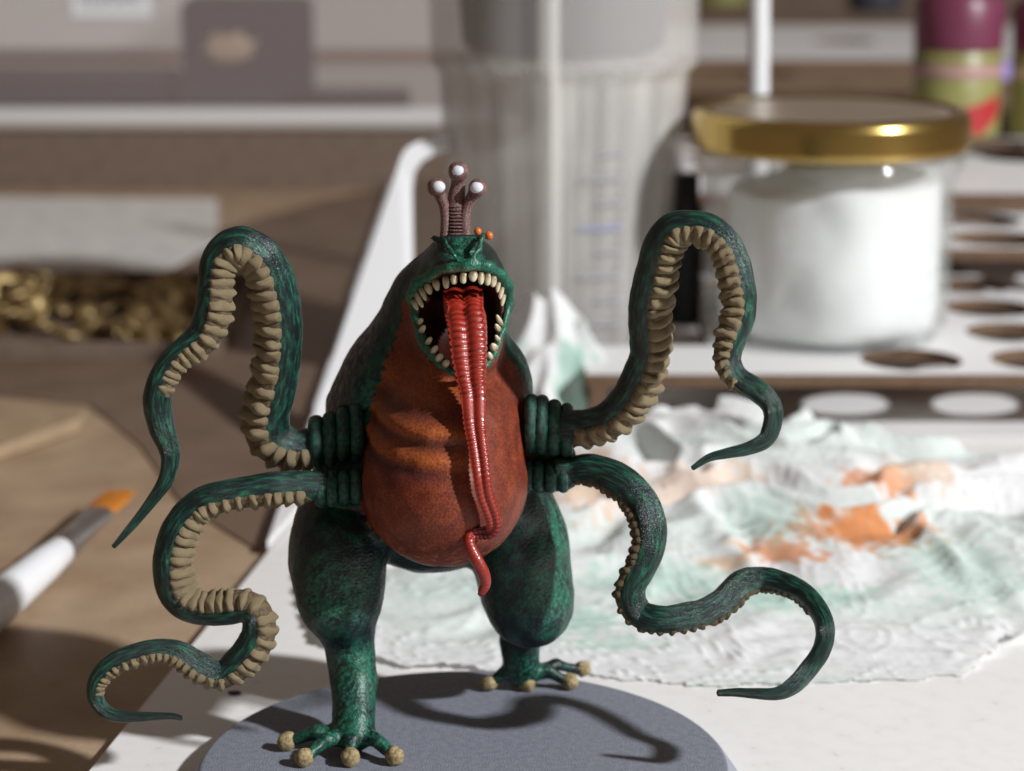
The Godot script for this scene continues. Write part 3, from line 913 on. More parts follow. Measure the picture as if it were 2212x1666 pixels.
# ---------------------------------------------------------------- the table and what lies on it
func setting() -> void:
	var t := put("table", block(Vector3(-520, -32, -1500), Vector3(620, -2.0, 330), 1.0), M.table)
	t.set_meta("kind", "structure")
	var w := put("back_wall", block(Vector3(-900, -32, -1560), Vector3(900, 900, -1520), 1.0), M.wall_and_shade)
	w.set_meta("kind", "structure")
	# white work sheet under the figure
	var o := ground([[577, 1193], [190, 1666], [110, 1770]])
	var s := PackedVector2Array([o[0], o[1], o[2], Vector2(o[2].x, 150), Vector2(240, 150), Vector2(240, -200), Vector2(-30, -190)])
	tag(put("work_sheet", slab(s, -1.9, 0.0, 0.15), M.sheet), "white worksheet with paint specks under the grey round base", "sheet")
	# white board with a rounded far corner, further back
	var far := []
	var b := PackedVector2Array([Vector2(-41, -118), Vector2(-41, -640)])
	for k in 7:
		var a := PI / 2 * k / 6
		b.append(Vector2(-1 - 40 * cos(a), -640 - 75 * sin(a)))
	b.append_array(PackedVector2Array([Vector2(210, -715), Vector2(210, -203), Vector2(-29, -193)]))
	tag(put("white_board", slab(b, -1.9, 1.2, 0.3), M.laminate), "long white board with a rounded far corner running back past the cup", "board")
	var c := PackedVector2Array()
	for p in [[893, 770], [890, 560], [889, 400], [898, 372], [925, 345], [970, 330]]:
		var q := G(p[0], p[1], 1.8)
		c.append(Vector2(q.x, q.z))
	c.append_array(PackedVector2Array([Vector2(150, -560), Vector2(150, -340), Vector2(20, -330)]))
	tag(put("board_shade", slab(c, 1.2, 1.8, 0.1), M.brown), "flat brown sheet standing in for shade on the white board behind the clear cup", "cardboard")  # brown sheet stands in for the shade lying on the white board
	# a white plastic card leaning back against the cup
	var lean := []
	var flat := PackedVector2Array()
	for p in [[640, 1000], [703, 820], [862, 352], [868, 334], [880, 318], [905, 304], [935, 293], [968, 284], [968, 317], [937, 324], [912, 338], [896, 360], [890, 400], [893, 600], [898, 1000]]:
		flat.append(Vector2(p[0], p[1]))
		lean.append(P(p[0], p[1], lerpf(-178.0, -257.0, (1000.0 - p[1]) / 700.0)))
	var kg := Grid.new()
	var n := lean.size()
	for off in [0.0, -1.2]:
		for p in lean: kg.v.append(p + Vector3(0, off, off * 0.6))
	var ids := Geometry2D.triangulate_polygon(flat)
	for i in range(0, ids.size(), 3):
		kg.idx.append_array(PackedInt32Array([ids[i], ids[i + 1], ids[i + 2], n + ids[i], n + ids[i + 2], n + ids[i + 1]]))
	for i in n: kg.quad(i, n + i, n + (i + 1) % n, (i + 1) % n)
	tag(put("white_card", kg.mesh(false), M.white), "slim white plastic card leaning back behind the left shoulder of the figure", "card")
	# flat dark sheet standing in for shade on the table at the left
	tag(put("table_shade", slab(ground([[-60, 655], [-60, 850], [190, 872], [300, 960], [385, 1080], [470, 1135], [560, 1190], [600, 1150], [700, 860], [860, 400], [700, 430]], -1.5), -2.0, -1.5, 0.2), M.wall_and_shade), "flat dark brown sheet standing in for table shade left of the white board", "board")
	tag(put("card_scrap", slab(ground([[-60, 868], [185, 885], [170, 905], [-60, 985]], 1.5), -1.5, 1.5, 0.3), M.card), "tan cardboard scrap at the left edge below the brass pieces", "cardboard")

func brush() -> void:
	var a := G(-150, 1425, 3.0)
	var b := G(128, 1192, 3.0)
	var c := G(212, 1108, 3.6)
	var d := G(262, 1062, 3.6)
	var t := thing("paint_brush", "flat paint brush with white handle, steel ferrule and orange bristles", "brush")
	var axis := (b - a).normalized()
	put("handle", tube([a, a.lerp(b, 0.5), a.lerp(b, 0.85), b], [4.2, 4.0, 3.4, 2.9], 18).mesh(), M.white, t)
	var side := axis.cross(Vector3.UP).normalized()
	var pts := []
	for i in 9: pts.append(b.lerp(c, i / 8.0))
	var g := Grid.new()
	var seg := 18
	for i in 9:
		var f := i / 8.0
		for j in seg:
			var q := TAU * j / seg
			var crimp := 0.25 if i == 1 or i == 2 else 0.0
			g.v.append(pts[i] + side * cos(q) * (lerpf(2.7, 3.4, f) + crimp) + Vector3.UP * sin(q) * (lerpf(2.6, 1.3, f) + crimp))
	for i in 8:
		for j in seg: g.quad(i * seg + j, (i + 1) * seg + j, (i + 1) * seg + (j + 1) % seg, i * seg + (j + 1) % seg)
	put("ferrule", g.mesh(), M.steel, t)
	var h := Grid.new()
	for i in 7:
		var f := i / 6.0
		for j in seg:
			var q := TAU * j / seg
			h.v.append(c.lerp(d, f) + axis * f * 1.5 * sin(j * 2.0) * f + side * cos(q) * (3.1 + 0.4 * sin(f * PI)) + Vector3.UP * sin(q) * lerpf(1.2, 0.35, f))
	for i in 6:
		for j in seg: h.quad(i * seg + j, (i + 1) * seg + j, (i + 1) * seg + (j + 1) % seg, i * seg + (j + 1) % seg)
	put("bristles", h.mesh(), M.bristle, t)

# crumpled paper towel with pressed rows of dots
func towel(called: String, label: String, outline: PackedVector2Array, step: float, shape: Callable, stains: Array, press := 0.45, ragged := 2.0) -> void:
	var lo := outline[0]
	var hi := outline[0]
	for p in outline:
		lo = lo.min(p)
		hi = hi.max(p)
	var nx := int((hi.x - lo.x) / step) + 1
	var nz := int((hi.y - lo.y) / step) + 1
	var g := Grid.new()
	var at := PackedInt32Array()
	at.resize((nx + 1) * (nz + 1))
	at.fill(-1)
	for i in nx + 1:
		for j in nz + 1:
			var p := lo + Vector2(i, j) * step
			var e := p + Vector2(wob.get_noise_2dv(p * 12.0), wob.get_noise_2dv(p * 12.0 + Vector2(90, 40))) * ragged
			if not Geometry2D.is_point_in_polygon(e, outline): continue
			var h: float = shape.call(p)
			# rings of pressed dots, skewed with the folds
			var w := p + Vector2(one.get_noise_2dv(p * 3.0), one.get_noise_2dv(p * 3.0 + Vector2(500, 0))) * 8.0
			var cell := (w / Vector2(22, 20)).round()
			var q := w - cell * Vector2(22, 20)
			var r := q.length()
			for rad in [8.6, 4.6]:
				if absf(r - rad) < 0.9:
					var a: float = q.angle() * rad / 2.1
					var u: float = (a - roundf(a)) * 2.1
					h += press * exp(-(u * u + (r - rad) * (r - rad)) / 0.34)
			at[i * (nz + 1) + j] = g.v.size()
			g.v.append(Vector3(p.x, h, p.y))
			var mint := clampf(0.35 + 1.3 * one.get_noise_2dv(Vector2(p.x * 1.2, p.y * 3.0) + Vector2(40, 900)), 0.0, 1.0)
			var col := Color(0.88, 0.885, 0.88).lerp(Color(0.68, 0.84, 0.76), mint * 0.38)
			for s in stains:
				var d: Vector2 = (p - s[0]).rotated(s[2]) / s[1]
				var f: float = 1.0 - d.length() + 0.45 * one.get_noise_2dv(p * 30.0) + 0.12 * wob.get_noise_2dv(p * 120.0)
				col = col.lerp(s[3], smoothstep(-0.1, 0.5, f) * s[4])
			g.col.append(col)
	for i in nx:
		for j in nz:
			var a := at[i * (nz + 1) + j]
			var b := at[(i + 1) * (nz + 1) + j]
			var c := at[(i + 1) * (nz + 1) + j + 1]
			var d := at[i * (nz + 1) + j + 1]
			if mini(mini(a, b), mini(c, d)) >= 0: g.quad(a, b, c, d)
	tag(put(called, g.mesh(), M.tissue), label, "paper towel")

func towel_height(p: Vector2) -> float:
	var back := smoothstep(50.0, 150.0, -p.y)
	var k := 0.15 + 0.85 * back
	# long soft folds running across, with a few sharper pleats
	var w := Vector2(one.get_noise_2dv(p * 2.2), one.get_noise_2dv(p * 2.2 + Vector2(300, 0))) * 14.0
	var q := Vector2(p.x * 0.26 - p.y * 0.10, p.y + p.x * 0.22) + w
	var n1 := one.get_noise_2dv(q * 4.2)
	var f1 := 1.0 - sqrt(n1 * n1 + 0.05) * 1.9
	var q2 := Vector2(p.x * 0.30 + p.y * 0.25, p.y - p.x * 0.25) + w * 0.7
	var n2 := one.get_noise_2dv(q2 * 8.0 + Vector2(77, 13))
	var f2 := 1.0 - sqrt(n2 * n2 + 0.06) * 2.0
	var h := 1.6 + back * (11.0 - 3.0 * smoothstep(60.0, 110.0, p.x)) + k * (5.2 * f1 + 2.2 * f2)
	if p.y > -62.0: h *= clampf((-p.y - 40.0) / 22.0, 0.15, 1.0)
	return maxf(h, 0.3)

func lump_height(p: Vector2) -> float:
	var d := (p - Vector2(15, -222)) / Vector2(15, 13)
	var n := one.get_noise_2dv(p * 9.0)
	var f := 1.0 - sqrt(n * n + 0.01) * 2.0
	return maxf(1.5, 28.0 * exp(-d.length_squared() * 0.9) + f * 5.0)

func towels() -> void:
	var o := ground([[700, 1400], [850, 1448], [1000, 1452], [1300, 1468], [1500, 1487], [1800, 1484], [2080, 1462], [2180, 1400]])
	o.append_array(PackedVector2Array([Vector2(96, -62), Vector2(122, -90), Vector2(140, -140), Vector2(112, -150), Vector2(78, -158), Vector2(58, -178), Vector2(30, -168), Vector2(10, -150), Vector2(-18, -120), Vector2(-28, -85)]))
	var orange := Color(0.78, 0.33, 0.14)
	var peach := Color(0.84, 0.58, 0.38)
	var teal := Color(0.42, 0.71, 0.58)
	var st := []
	for q in [[1890, 1130, 9, 14.0, 8.0, -0.3, orange, 1.0], [1690, 1190, 7, 10.0, 5.0, -0.3, orange, 0.85], [1570, 1215, 6, 6.0, 2.5, -0.2, peach, 0.8], [1905, 1035, 12, 10.0, 7.0, 0.2, orange, 0.85], [1280, 1080, 8, 9.0, 18.0, 0.0, peach, 0.7], [1500, 1060, 10, 16.0, 8.0, 0.2, peach, 0.55], [1990, 975, 16, 9.0, 10.0, 0.0, peach, 0.6], [1790, 1160, 8, 12.0, 4.0, -0.35, orange, 0.8], [1420, 1250, 5, 16.0, 8.0, 0.0, teal, 0.5], [1700, 1290, 4, 20.0, 6.0, 0.1, teal, 0.55], [1240, 1350, 2, 9.0, 6.0, 0.0, teal, 0.55], [2080, 1210, 7, 13.0, 16.0, 0.3, teal, 0.4], [1650, 1110, 10, 8.0, 12.0, 0.3, teal, 0.35], [1330, 1400, 1, 10.0, 3.0, 0.0, teal, 0.4], [950, 1270, 4, 12.0, 8.0, 0.0, teal, 0.25]]:
		var g := G(q[0], q[1], q[2])
		st.append([Vector2(g.x, g.z), Vector2(q[3], q[4]), q[5], q[6], q[7]])
	towel("paper_towel", "crumpled white paper towel with green and orange paint stains behind the figure", o, 0.5, towel_height, st)
	var crumb := G(506, 1502, 0.0)
	tag(put("paint_crumb", ball(crumb + Vector3(0, 0.35, 0), Vector3(1.3, 0.4, 0.6), 8, 12, 0.4), M.slate), "tiny dark paint crumb on the sheet left of the round base", "crumb")
	var l := PackedVector2Array()
	for k in 20:
		var a := TAU * k / 20
		l.append(Vector2(16 + 19 * cos(a), -219 + 15 * sin(a)))
	towel("towel_wad", "small wad of white and green stained towel below the clear cup", l, 0.5, lump_height, [[Vector2(25, -210), Vector2(8, 8), 0.0, teal, 0.8], [Vector2(5, -214), Vector2(5, 8), 0.0, teal, 0.5]])

# rack of boards with round holes: a plate of square cells, each with its hole
func plate(parent: Node3D, x0: float, z0: float, nx: int, nz: int, pitch: float, hole: float, y0: float, y1: float, skip := []) -> void:
	var top := Grid.new()
	var core := Grid.new()
	var seg := 32
	var x1 := x0 + nx * pitch
	var z1 := z0 - nz * pitch
	for i in nx:
		for j in nz:
			var c := Vector2(x0 + (i + 0.5) * pitch, z0 - (j + 0.5) * pitch)
			var r := hole if not skip.has(Vector2i(i, j)) else 0.0
			var kt := top.v.size()
			var kc := core.v.size()
			for s in seg + 1:
				var a := TAU * s / seg
				var d := Vector2(cos(a), sin(a))
				var e := c + d * (pitch * 0.5 / maxf(absf(d.x), absf(d.y)))
				var q := c + d * r
				top.v.append_array([Vector3(q.x, y1, q.y), Vector3(e.x, y1, e.y)])
				core.v.append_array([Vector3(q.x, y1 - 0.35, q.y), Vector3(q.x, y0, q.y), Vector3(e.x, y0, e.y), Vector3(q.x, y1, q.y)])
			for s in seg:
				var a := kt + s * 2
				top.quad(a, a + 1, a + 3, a + 2)
				var b := kc + s * 4
				core.quad(b + 3, b + 7, b + 5, b + 1)
				core.quad(b + 1, b + 5, b + 6, b + 2)
	for e in [[Vector2(x0, z0), Vector2(x1, z0)], [Vector2(x1, z0), Vector2(x1, z1)], [Vector2(x1, z1), Vector2(x0, z1)], [Vector2(x0, z1), Vector2(x0, z0)]]:
		var k := core.v.size()
		core.v.append_array([Vector3(e[0].x, y0, e[0].y), Vector3(e[1].x, y0, e[1].y), Vector3(e[1].x, y1 - 0.02, e[1].y), Vector3(e[0].x, y1 - 0.02, e[0].y)])
		core.quad(k, k + 3, k + 2, k + 1)
	var s := put("shelf_board", core.mesh(false), M.fibre, parent)
	put("white_face", top.mesh(false), M.laminate, s)

func rack() -> void:
	var t := thing("paint_rack", "stepped paint rack of white faced boards with round holes at the right", "rack")
	plate(t, 24, -203, 7, 1, 31.0, 12.0, 12.0, 15.0, [Vector2i(0, 0), Vector2i(1, 0)])
	plate(t, 55.01, -234.02, 6, 3, 31.0, 12.0, 12.0, 15.0, [Vector2i(0, 0), Vector2i(1, 0)])
	plate(t, 60, -293, 6, 2, 32.0, 13.0, 25.5, 28.5, [])
	plate(t, 60, -352, 6, 4, 32.0, 13.0, 29.5, 34.5, [Vector2i(0, 0), Vector2i(2, 0), Vector2i(3, 0), Vector2i(3, 1), Vector2i(2, 1), Vector2i(4, 0), Vector2i(4, 1), Vector2i(5, 0), Vector2i(5, 1)])
	var far := G(1825, 88, 42.0)
	var skip := []
	for i in 7:
		for j in 5:
			if i != 3 or j != 2: skip.append(Vector2i(i, j))
	plate(t, far.x - 3.5 * 38.0, far.z + 2.5 * 38.0, 7, 5, 38.0, 15.0, 38.0, 42.0, skip)
	for q in [[27, -207, -1.9, 12], [237, -207, -1.9, 12], [33, -320, -1.9, 12], [237, -320, -1.9, 12], [66, -300, 15, 25.5], [249, -300, 15, 25.5], [66, -352, -1.9, 25.5], [249, -352, -1.9, 25.5], [66, -470, -1.9, 29.5], [249, -470, -1.9, 29.5], [60, -500, -1.9, 38], [290, -500, -1.9, 38], [60, -690, -1.9, 38], [290, -690, -1.9, 38]]:
		put("leg", block(Vector3(q[0] - 2, q[2], q[1] - 4), Vector3(q[0] + 2, q[3] - 0.02, q[1] + 4), 0.2), M.fibre, t)

func jar() -> void:
	var c := P(1780, 700, -249)
	c.y = 15.0
	var t := thing("glass_jar", "clear glass jar with a shiny gold screw lid on the paint rack", "jar", c)
	put("glass", lathe([Vector2(0, 0.1), Vector2(25, 0.1), Vector2(28.5, 1.0), Vector2(30.2, 4.0), Vector2(30.6, 10), Vector2(30.6, 39), Vector2(31.2, 41), Vector2(32.6, 42.6), Vector2(32.9, 44.2), Vector2(32.0, 45.8), Vector2(31.2, 46.6), Vector2(31.2, 53),
		Vector2(29.4, 53), Vector2(29.2, 45), Vector2(29.0, 40), Vector2(29.0, 10), Vector2(28.6, 5), Vector2(26.5, 2.6), Vector2(0, 2.2)], 64), M.glass, t)
	var lid := put("lid", lathe([Vector2(31.8, 47.2), Vector2(33.6, 47.0), Vector2(34.2, 47.6), Vector2(33.9, 48.6), Vector2(33.9, 53.6), Vector2(33.5, 55.2), Vector2(32.2, 56.2), Vector2(30.6, 56.2), Vector2(29.4, 55.4), Vector2(12, 55.5), Vector2(0, 55.5)], 96), M.gold, t)
	put("top_panel", lathe([Vector2(29.0, 55.5), Vector2(26, 55.8), Vector2(0, 55.9)], 64), M.champagne, lid)
	var f := thing("white_filling", "white paper filling rolled up inside the glass jar", "filling", c + Vector3(0, 2.5, 0))
	var g := Grid.new()
	var seg := 72
	var prof := [[0.0, 0.1], [25.5, 0.1], [27.2, 2.2], [27.6, 5.0], [27.6, 9.0], [27.6, 13.0], [27.6, 17.0], [27.6, 21.0], [27.6, 25.0], [27.6, 29.0], [27.5, 33.0], [27.3, 36.0], [26.6, 37.2], [20.0, 37.0], [0.0, 36.4]]
	for i in prof.size():
		for j in seg:
			var a := TAU * j / seg
			var left := smoothstep(-0.1, 0.55, -cos(a) * 0.8 + sin(a) * 0.2 + 0.40 * one.get_noise_2d(prof[i][1] * 4.0, cos(a) * 110.0) + (prof[i][1] - 22.0) * 0.016)  # left side hollowed so it darkens like a shadow across the filling
			var r: float = prof[i][0] * (1.0 - 0.12 * left * clampf(prof[i][0] / 20.0, 0.0, 1.0)) + 0.15 * one.get_noise_2d(prof[i][1] * 20.0, a * 90.0)
			g.v.append(Vector3(cos(a) * r, prof[i][1] - 2.5 * left * (1.0 if i > 10 else 0.0), sin(a) * r))
	for i in prof.size() - 1:
		for j in seg: g.quad(i * seg + j, i * seg + (j + 1) % seg, (i + 1) * seg + (j + 1) % seg, (i + 1) * seg + j)
	put("roll", g.mesh(), M.filling, f)

func cup() -> void:
	var c := P(1214, 700, -268)
	c.y = 1.8
	var t := thing("measuring_cup", "tall clear plastic measuring cup with printed scale behind the eye stalk", "cup", c)
	var k0 := 0.938
	t.scale = Vector3.ONE * k0
	put("wall", lathe([Vector2(0, 0.1), Vector2(27.6, 0.1), Vector2(29.4, 1.5), Vector2(31.2, 40), Vector2(33.4, 80), Vector2(33.8, 82), Vector2(35.8, 84),
		Vector2(34.9, 85), Vector2(32.2, 80.5), Vector2(30.0, 40), Vector2(28.2, 2.6), Vector2(0, 2.2)], 72), M.cup, t)
	put("collar", lathe([Vector2(35.8, 84.05), Vector2(36.5, 115), Vector2(37.6, 116), Vector2(37.6, 118), Vector2(35.6, 118), Vector2(34.95, 85.05)], 72), M.cup_clear, t)
	put("inner_cup", lathe([Vector2(24.2, 6), Vector2(26.6, 40), Vector2(28.6, 79), Vector2(29, 86), Vector2(0, 86.5)], 64), M.cup, t)
	var pot := thing("dark_pot", "dark blue grey round pot sitting in the mouth of the clear cup", "pot", c + Vector3(0, 81.6, 0))
	put("wall", lathe([Vector2(0, 0), Vector2(24, 0), Vector2(27, 2), Vector2(29.5, 36), Vector2(27.5, 36), Vector2(25, 4), Vector2(0, 3)], 48), M.navy, pot)
	pot.scale = Vector3.ONE * k0
	for a in [97.0]:
		var d := Vector3(cos(deg_to_rad(a)), 0, sin(deg_to_rad(a)))
		put("rib", tube([d * 30.2 + Vector3(0, 4, 0), d * 32.0 + Vector3(0, 42, 0), d * 33.6 + Vector3(0, 78, 0), d * 36.2 + Vector3(0, 86, 0), d * 36.9 + Vector3(0, 114, 0)], [2.8, 3.1, 3.1, 2.8, 2.8], 10).mesh(), M.cup_rib, t)
	# printed scale: short bars round the wall
	for k in 8:
		var y := 18.0 + k * 6.4
		var r := 30.0 + y * 0.0425
		var g := Grid.new()
		var a0 := 62.0
		var a1 := 62.0 + (22.0 if k % 2 == 0 else 13.0)
		for i in 9:
			var a := deg_to_rad(lerpf(a0, a1, i / 8.0))
			for h in [0.0, 0.9]:
				g.v.append(Vector3(cos(a) * (r + 0.25), y + h, sin(a) * (r + 0.25)))
		for i in 8: g.quad(i * 2, i * 2 + 1, i * 2 + 3, i * 2 + 2)
		put("scale_mark", g.mesh(), M.print_blue if k == 4 else M.print, t)

func bottle(at: Vector3, r: float, h: float, label: String, body: Material, capm: Material, band: Material, mark: bool, group: String) -> void:
	var t := thing("paint_bottle", label, "bottle", at, group)
	put("body", lathe([Vector2(0, 0), Vector2(r * 0.9, 0), Vector2(r, r * 0.12), Vector2(r, h * 0.49), Vector2(0, h * 0.50)], 40), body, t)
	put("label_band", lathe([Vector2(r * 0.9, h * 0.35), Vector2(r * 1.012, h * 0.35), Vector2(r * 1.012, h * 0.41), Vector2(r * 0.9, h * 0.41)], 40), band, t)
	put("stripe", lathe([Vector2(r * 0.9, h * 0.435), Vector2(r * 1.005, h * 0.435), Vector2(r * 1.005, h * 0.445), Vector2(r * 0.9, h * 0.445)], 40), capm, t)
	put("shoulder", lathe([Vector2(r * 0.93, h * 0.50), Vector2(r * 1.0, h * 0.50), Vector2(r * 1.04, h * 0.76), Vector2(r * 0.6, h * 0.84), Vector2(0, h * 0.84)], 40), capm, t)
	put("cap", lathe([Vector2(r * 0.50, h * 0.83), Vector2(r * 0.5, h * 0.94), Vector2(r * 0.28, h), Vector2(0, h)], 28), M.white, t)
	if mark:
		var g := Grid.new()
		for i in 13:
			var f := i / 12.0
			var a := deg_to_rad(lerpf(102.0, 30.0, f))
			var top := lerpf(9.0, 14.5, f)
			var low := 1.0 + absf(f - 0.45) * 13.0
			g.v.append(Vector3(cos(a), 0, sin(a)) * r * 1.012 + Vector3(0, minf(low, top), 0))
			g.v.append(Vector3(cos(a), 0, sin(a)) * r * 1.012 + Vector3(0, top, 0))
		for i in 12: g.quad(i * 2, i * 2 + 2, i * 2 + 3, i * 2 + 1)
		put("red_triangle", g.mesh(), M.red, t)

func back_row() -> void:
	var p := G(2062, 292, 42.0)
	bottle(Vector3(p.x, 42.0, p.z), 14.0, 56, "olive paint bottle with wine coloured shoulder and red triangle mark", M.olive, M.wine, M.pink, true, "paint bottles on the rack")
	p = G(2268, 292, 42.0)
	bottle(Vector3(p.x, 42.0, p.z), 13.0, 54, "plain olive paint bottle cut off by the right picture edge", M.olive, M.wine, M.cream, false, "paint bottles on the rack")
	p = G(1560, 12, 42.0)
	bottle(Vector3(p.x, 42.0, p.z), 15.0, 54, "olive paint bottle at the back left of the rack beside the white stick", M.olive, M.cream, M.cream, false, "paint bottles on the rack")
	p = G(1890, 24, 42.0)
	bottle(Vector3(p.x, 42.0, p.z), 15.0, 54, "dark green paint bottle at the back of the rack between two olive ones", M.slate, M.black, M.olive, false, "paint bottles on the rack")
	p = G(2152, 170, 42.0)
	var o := thing("lilac_cap", "small lilac bottle cap lying on the rack beside the red marked bottle", "cap", Vector3(p.x, 42.0, p.z))
	put("shell", lathe([Vector2(0, 0), Vector2(6.5, 0), Vector2(6.8, 0.6), Vector2(6.3, 6.2), Vector2(5.4, 7.0), Vector2(0, 7.0)], 28), M.lilac, o)
	p = P(1643, 120, -322)
	var s := thing("white_stick", "slim white plastic stick standing in the rack behind the gold lid", "stick", Vector3(p.x, 28.5, p.z))
	put("rod", tube([Vector3(0, -12, 0), Vector3(0, 20, 0), Vector3(-0.6, 60, 0), Vector3(-1.2, 110, 0)], [2.9, 2.9, 2.8, 2.6], 20).mesh(), M.white, s)
	# black upright post standing in for the dark gap between cup and jar
	p = P(1478, 560, -262)
	var k := thing("gap_filler", "black upright post standing in for the dark gap between cup and glass jar", "pen", Vector3(p.x, 15.0, p.z))
	put("barrel", lathe([Vector2(0, 0), Vector2(4.2, 0), Vector2(4.5, 0.6), Vector2(4.5, 30), Vector2(3.6, 31.5), Vector2(3.4, 38), Vector2(0, 38)], 24), M.black, k)

func left_side() -> void:
	# low wooden ledge and the translucent storage box on it
	var x1 := P(905, 350, -604).x
	tag(put("wooden_ledge", block(Vector3(-330, -2, -900), Vector3(x1 + 30, 21, -604), 1.0), M.brown), "low brown wooden ledge carrying the clear storage box", "ledge")
	var t := thing("storage_box", "big translucent plastic storage box with a white label at upper left", "box", Vector3(0, 21.1, -608))
	var L := -330.0
	var w := x1 + 26.0 - L
	put("front_wall", block(Vector3(L, 10, -3), Vector3(L + w, 130, -1.5), 0.3), M.box, t)
	put("side_wall", block(Vector3(L + w - 1.5, 10, -250), Vector3(L + w, 130, -3.1), 0.3), M.box, t)
	put("side_wall", block(Vector3(L, 10, -250), Vector3(L + 1.5, 130, -3.1), 0.3), M.box, t)
	put("back_panel", block(Vector3(L, 10, -252), Vector3(L + w, 130, -250.1), 0.3), M.box_rim, t)
	var rim := []
	for q in [[L, 5.0, -248], [L, 5.0, -2], [L + 8, 5.0, 1.5], [L + w - 8, 5.0, 1.5], [L + w, 5.0, -2], [L + w, 5.0, -248]]: rim.append(Vector3(q[0], q[1], q[2]))
	put("bottom_rim", tube(rim, [4.6, 4.6, 4.6, 4.6, 4.6, 4.6], 14).mesh(), M.box_rim, t)
	put("floor", block(Vector3(L + 2, 1, -246), Vector3(L + w - 2, 4, -4), 0.3), M.box_rim, t)
	var lb := P(238, 5, -608)
	put("label", block(Vector3(lb.x - 15.5, lb.y - 21.1 - 5.5, -1.4), Vector3(lb.x + 15.5, lb.y - 21.1 + 14, -1.0), 0.1), M.white, t)
	var tm := TextMesh.new()
	tm.text = "Bases"
	tm.font_size = 10
	tm.pixel_size = 0.0009
	tm.depth = 0.0002
	put("lettering", tm, M.print, t, Transform3D(Basis(), Vector3(lb.x, lb.y - 21.1 + 1.8, -0.9) * MM))
	# what is stored inside
	var d := P(520, 130, -625)
	var b := thing("dark_case", "dark blue grey case with a sandy patch inside the storage box", "case", Vector3(d.x, 25.2, -640))
	put("shell", block(Vector3(-26, 0, -30), Vector3(26, 46, 0), 3.0), M.slate, b)
	put("sandy_patch", ball(Vector3(-7, 26, 0), Vector3(10, 5.5, 2.0), 8, 14, 0.5), M.sand, b)
	var e := P(150, 190, -625)
	tag(put("grey_tray", block(Vector3(e.x - 75, 25.2, -680), Vector3(e.x + 38, 40, -625), 2.0), M.slate), "long dark grey tray at the left inside the storage box", "tray")
	var f := P(760, 220, -622)
	tag(put("dark_strip", block(Vector3(f.x - 24, 25.2, -660), Vector3(f.x + 22, 33, -622), 1.0), M.black), "flat black strip lying at the right inside the storage box", "strip")
	# white paper in front of the ledge
	var pp := ground([[-80, 602], [330, 600], [470, 520], [470, 430], [-80, 424]], -1.0)
	tag(put("white_paper", slab(pp, -1.5, -0.9, 0.1), M.paper), "white paper sheet lying before the brown ledge behind the brass pieces", "paper")
	# shallow tray heaped with brass pieces
	var tr := thing("shallow_tray", "shallow dark brown tray heaped with small brass pieces at left", "tray", Vector3(0, -1.4, 0))
	var z0 := -292.0
	var z1 := -382.0
	var xr := -72.0
	put("tray_floor", block(Vector3(-180, 0, z1), Vector3(xr, 1.5, z0), 0.2), M.brown, tr)
	put("tray_side", block(Vector3(-180, 1.52, z0 - 1.5), Vector3(xr, 4.5, z0), 0.3), M.brown, tr)
	put("tray_side", block(Vector3(-180, 1.52, z1), Vector3(xr, 7.5, z1 + 1.5), 0.3), M.brown, tr)
	put("tray_side", block(Vector3(xr - 1.5, 1.52, z1 + 1.52), Vector3(xr, 4.5, z0 - 1.52), 0.3), M.brown, tr)
	var shapes := [lathe([Vector2(2.2, 0.2), Vector2(2.2, 1.2), Vector2(2.6, 1.5), Vector2(4.8, 1.5), Vector2(5.2, 1.1), Vector2(5.2, 0.3), Vector2(4.8, 0), Vector2(2.6, 0), Vector2(2.2, 0.2)], 22),
		lathe([Vector2(0, 3.4), Vector2(1.8, 3.1), Vector2(3.6, 2.0), Vector2(4.6, 0.3), Vector2(4.4, 0), Vector2(0, 0)], 22)]
	for k in 110:
		var o := put("brass_piece", shapes[k % 2], M.brass)
		var x := rng.randf_range(-172, -80)
		var z := rng.randf_range(z1 + 7, z0 - 7)
		var heap := 7.0 * (1.0 - pow(absf((z - (z0 + z1) * 0.5) / 45.0), 2.0)) * (0.6 + 0.5 * sin(x * 0.09 + 2.0))
		o.position = Vector3(x, 1.6 + rng.randf() * maxf(heap, 1.0) * 1.5, z) * MM
		o.rotation = Vector3(rng.randf_range(-0.9, 0.9), rng.randf() * TAU, rng.randf_range(-0.9, 0.9))
		tag(o, "small brass piece in the loose heap in the brown tray", "brass piece", "brass pieces heaped in the tray")

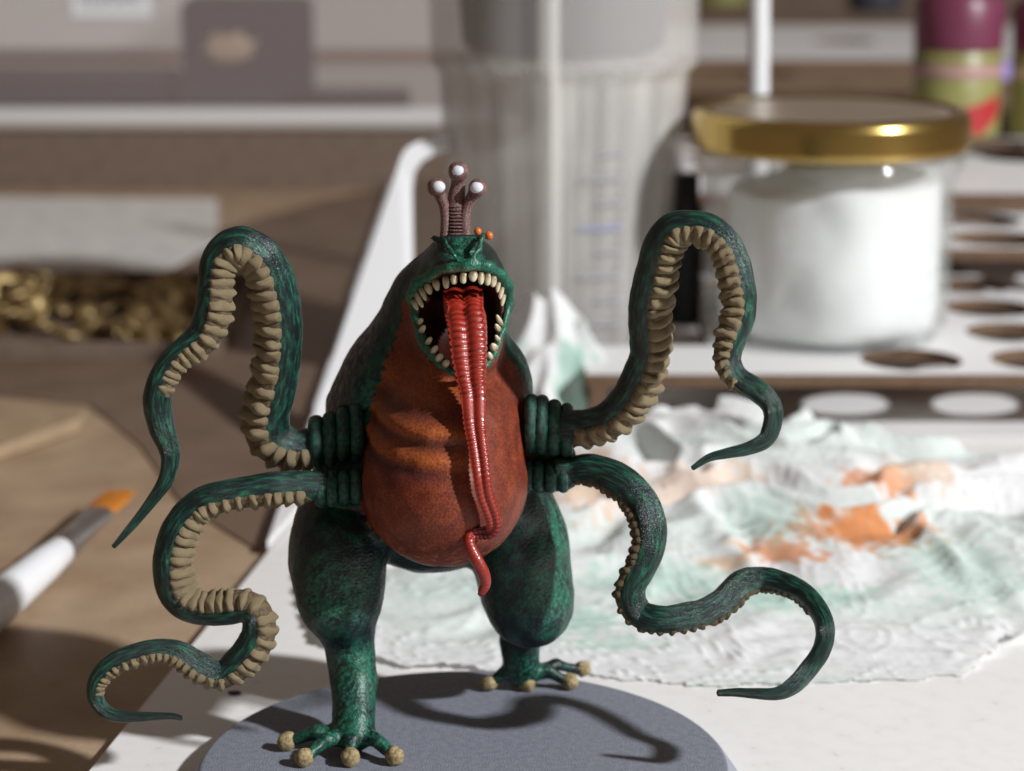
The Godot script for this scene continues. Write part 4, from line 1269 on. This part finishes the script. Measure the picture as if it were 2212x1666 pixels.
func _ready() -> void:
	rng.seed = 7
	wob.seed = 4
	wob.noise_type = FastNoiseLite.TYPE_SIMPLEX_SMOOTH
	wob.frequency = 0.01
	wob.fractal_octaves = 3
	one.seed = 9
	one.noise_type = FastNoiseLite.TYPE_SIMPLEX_SMOOTH
	one.frequency = 0.01
	one.fractal_type = FastNoiseLite.FRACTAL_NONE
	# camera
	var cam := Camera3D.new()
	cam.name = "camera"
	var at := CameraAttributesPhysical.new()
	at.frustum_focal_length = LENS
	at.frustum_focus_distance = 0.325
	at.exposure_aperture = 19.0
	at.frustum_near = 0.02
	at.frustum_far = 6.0
	cam.attributes = at
	cam.keep_aspect = Camera3D.KEEP_HEIGHT
	cam.fov = rad_to_deg(2.0 * atan(12.0 / LENS))
	cam.near = 0.02
	cam.far = 6.0
	cam.position = EYE * MM
	cam.rotation_degrees = Vector3(-PITCH, 0, 0)
	add_child(cam)
	cam.current = true
	# dim warm room
	var we := WorldEnvironment.new()
	we.name = "environment"
	var env := Environment.new()
	env.background_mode = Environment.BG_COLOR
	env.background_color = lin(0.140, 0.112, 0.096)
	env.tonemap_mode = Environment.TONE_MAPPER_LINEAR
	env.tonemap_exposure = 1.0
	env.sdfgi_enabled = true
	env.ssao_enabled = true
	env.ssil_enabled = true
	we.environment = env
	add_child(we)
	# the work lamp, out of view to the right
	var lamp := OmniLight3D.new()
	lamp.name = "work_lamp"
	lamp.light_color = Color(0.985, 0.99, 1.0)
	lamp.light_energy = 2.2
	lamp.light_size = 0.03
	lamp.omni_range = 4.0
	lamp.omni_attenuation = 2.0
	lamp.shadow_enabled = true
	lamp.position = LAMP * MM
	add_child(lamp)
	materials()
	setting()
	rack()
	left_side()
	cup()
	jar()
	back_row()
	towels()
	brush()
	monster = thing("monster_figure", "hand painted green tentacled frog monster with orange belly on a grey round base", "figurine")
	put("base", lathe([Vector2(0, HB), Vector2(30, HB), Vector2(37.9, HB), Vector2(38.4, HB - 0.2)], 96), M.base, monster)
	put("base_rim", lathe([Vector2(38.4, HB - 0.2), Vector2(38.9, HB - 0.7), Vector2(40.9, 0.3), Vector2(40.7, 0.05), Vector2(0, 0.05)], 96), M.rim, monster)
	build_body()
	build_tentacles()
	build_face()
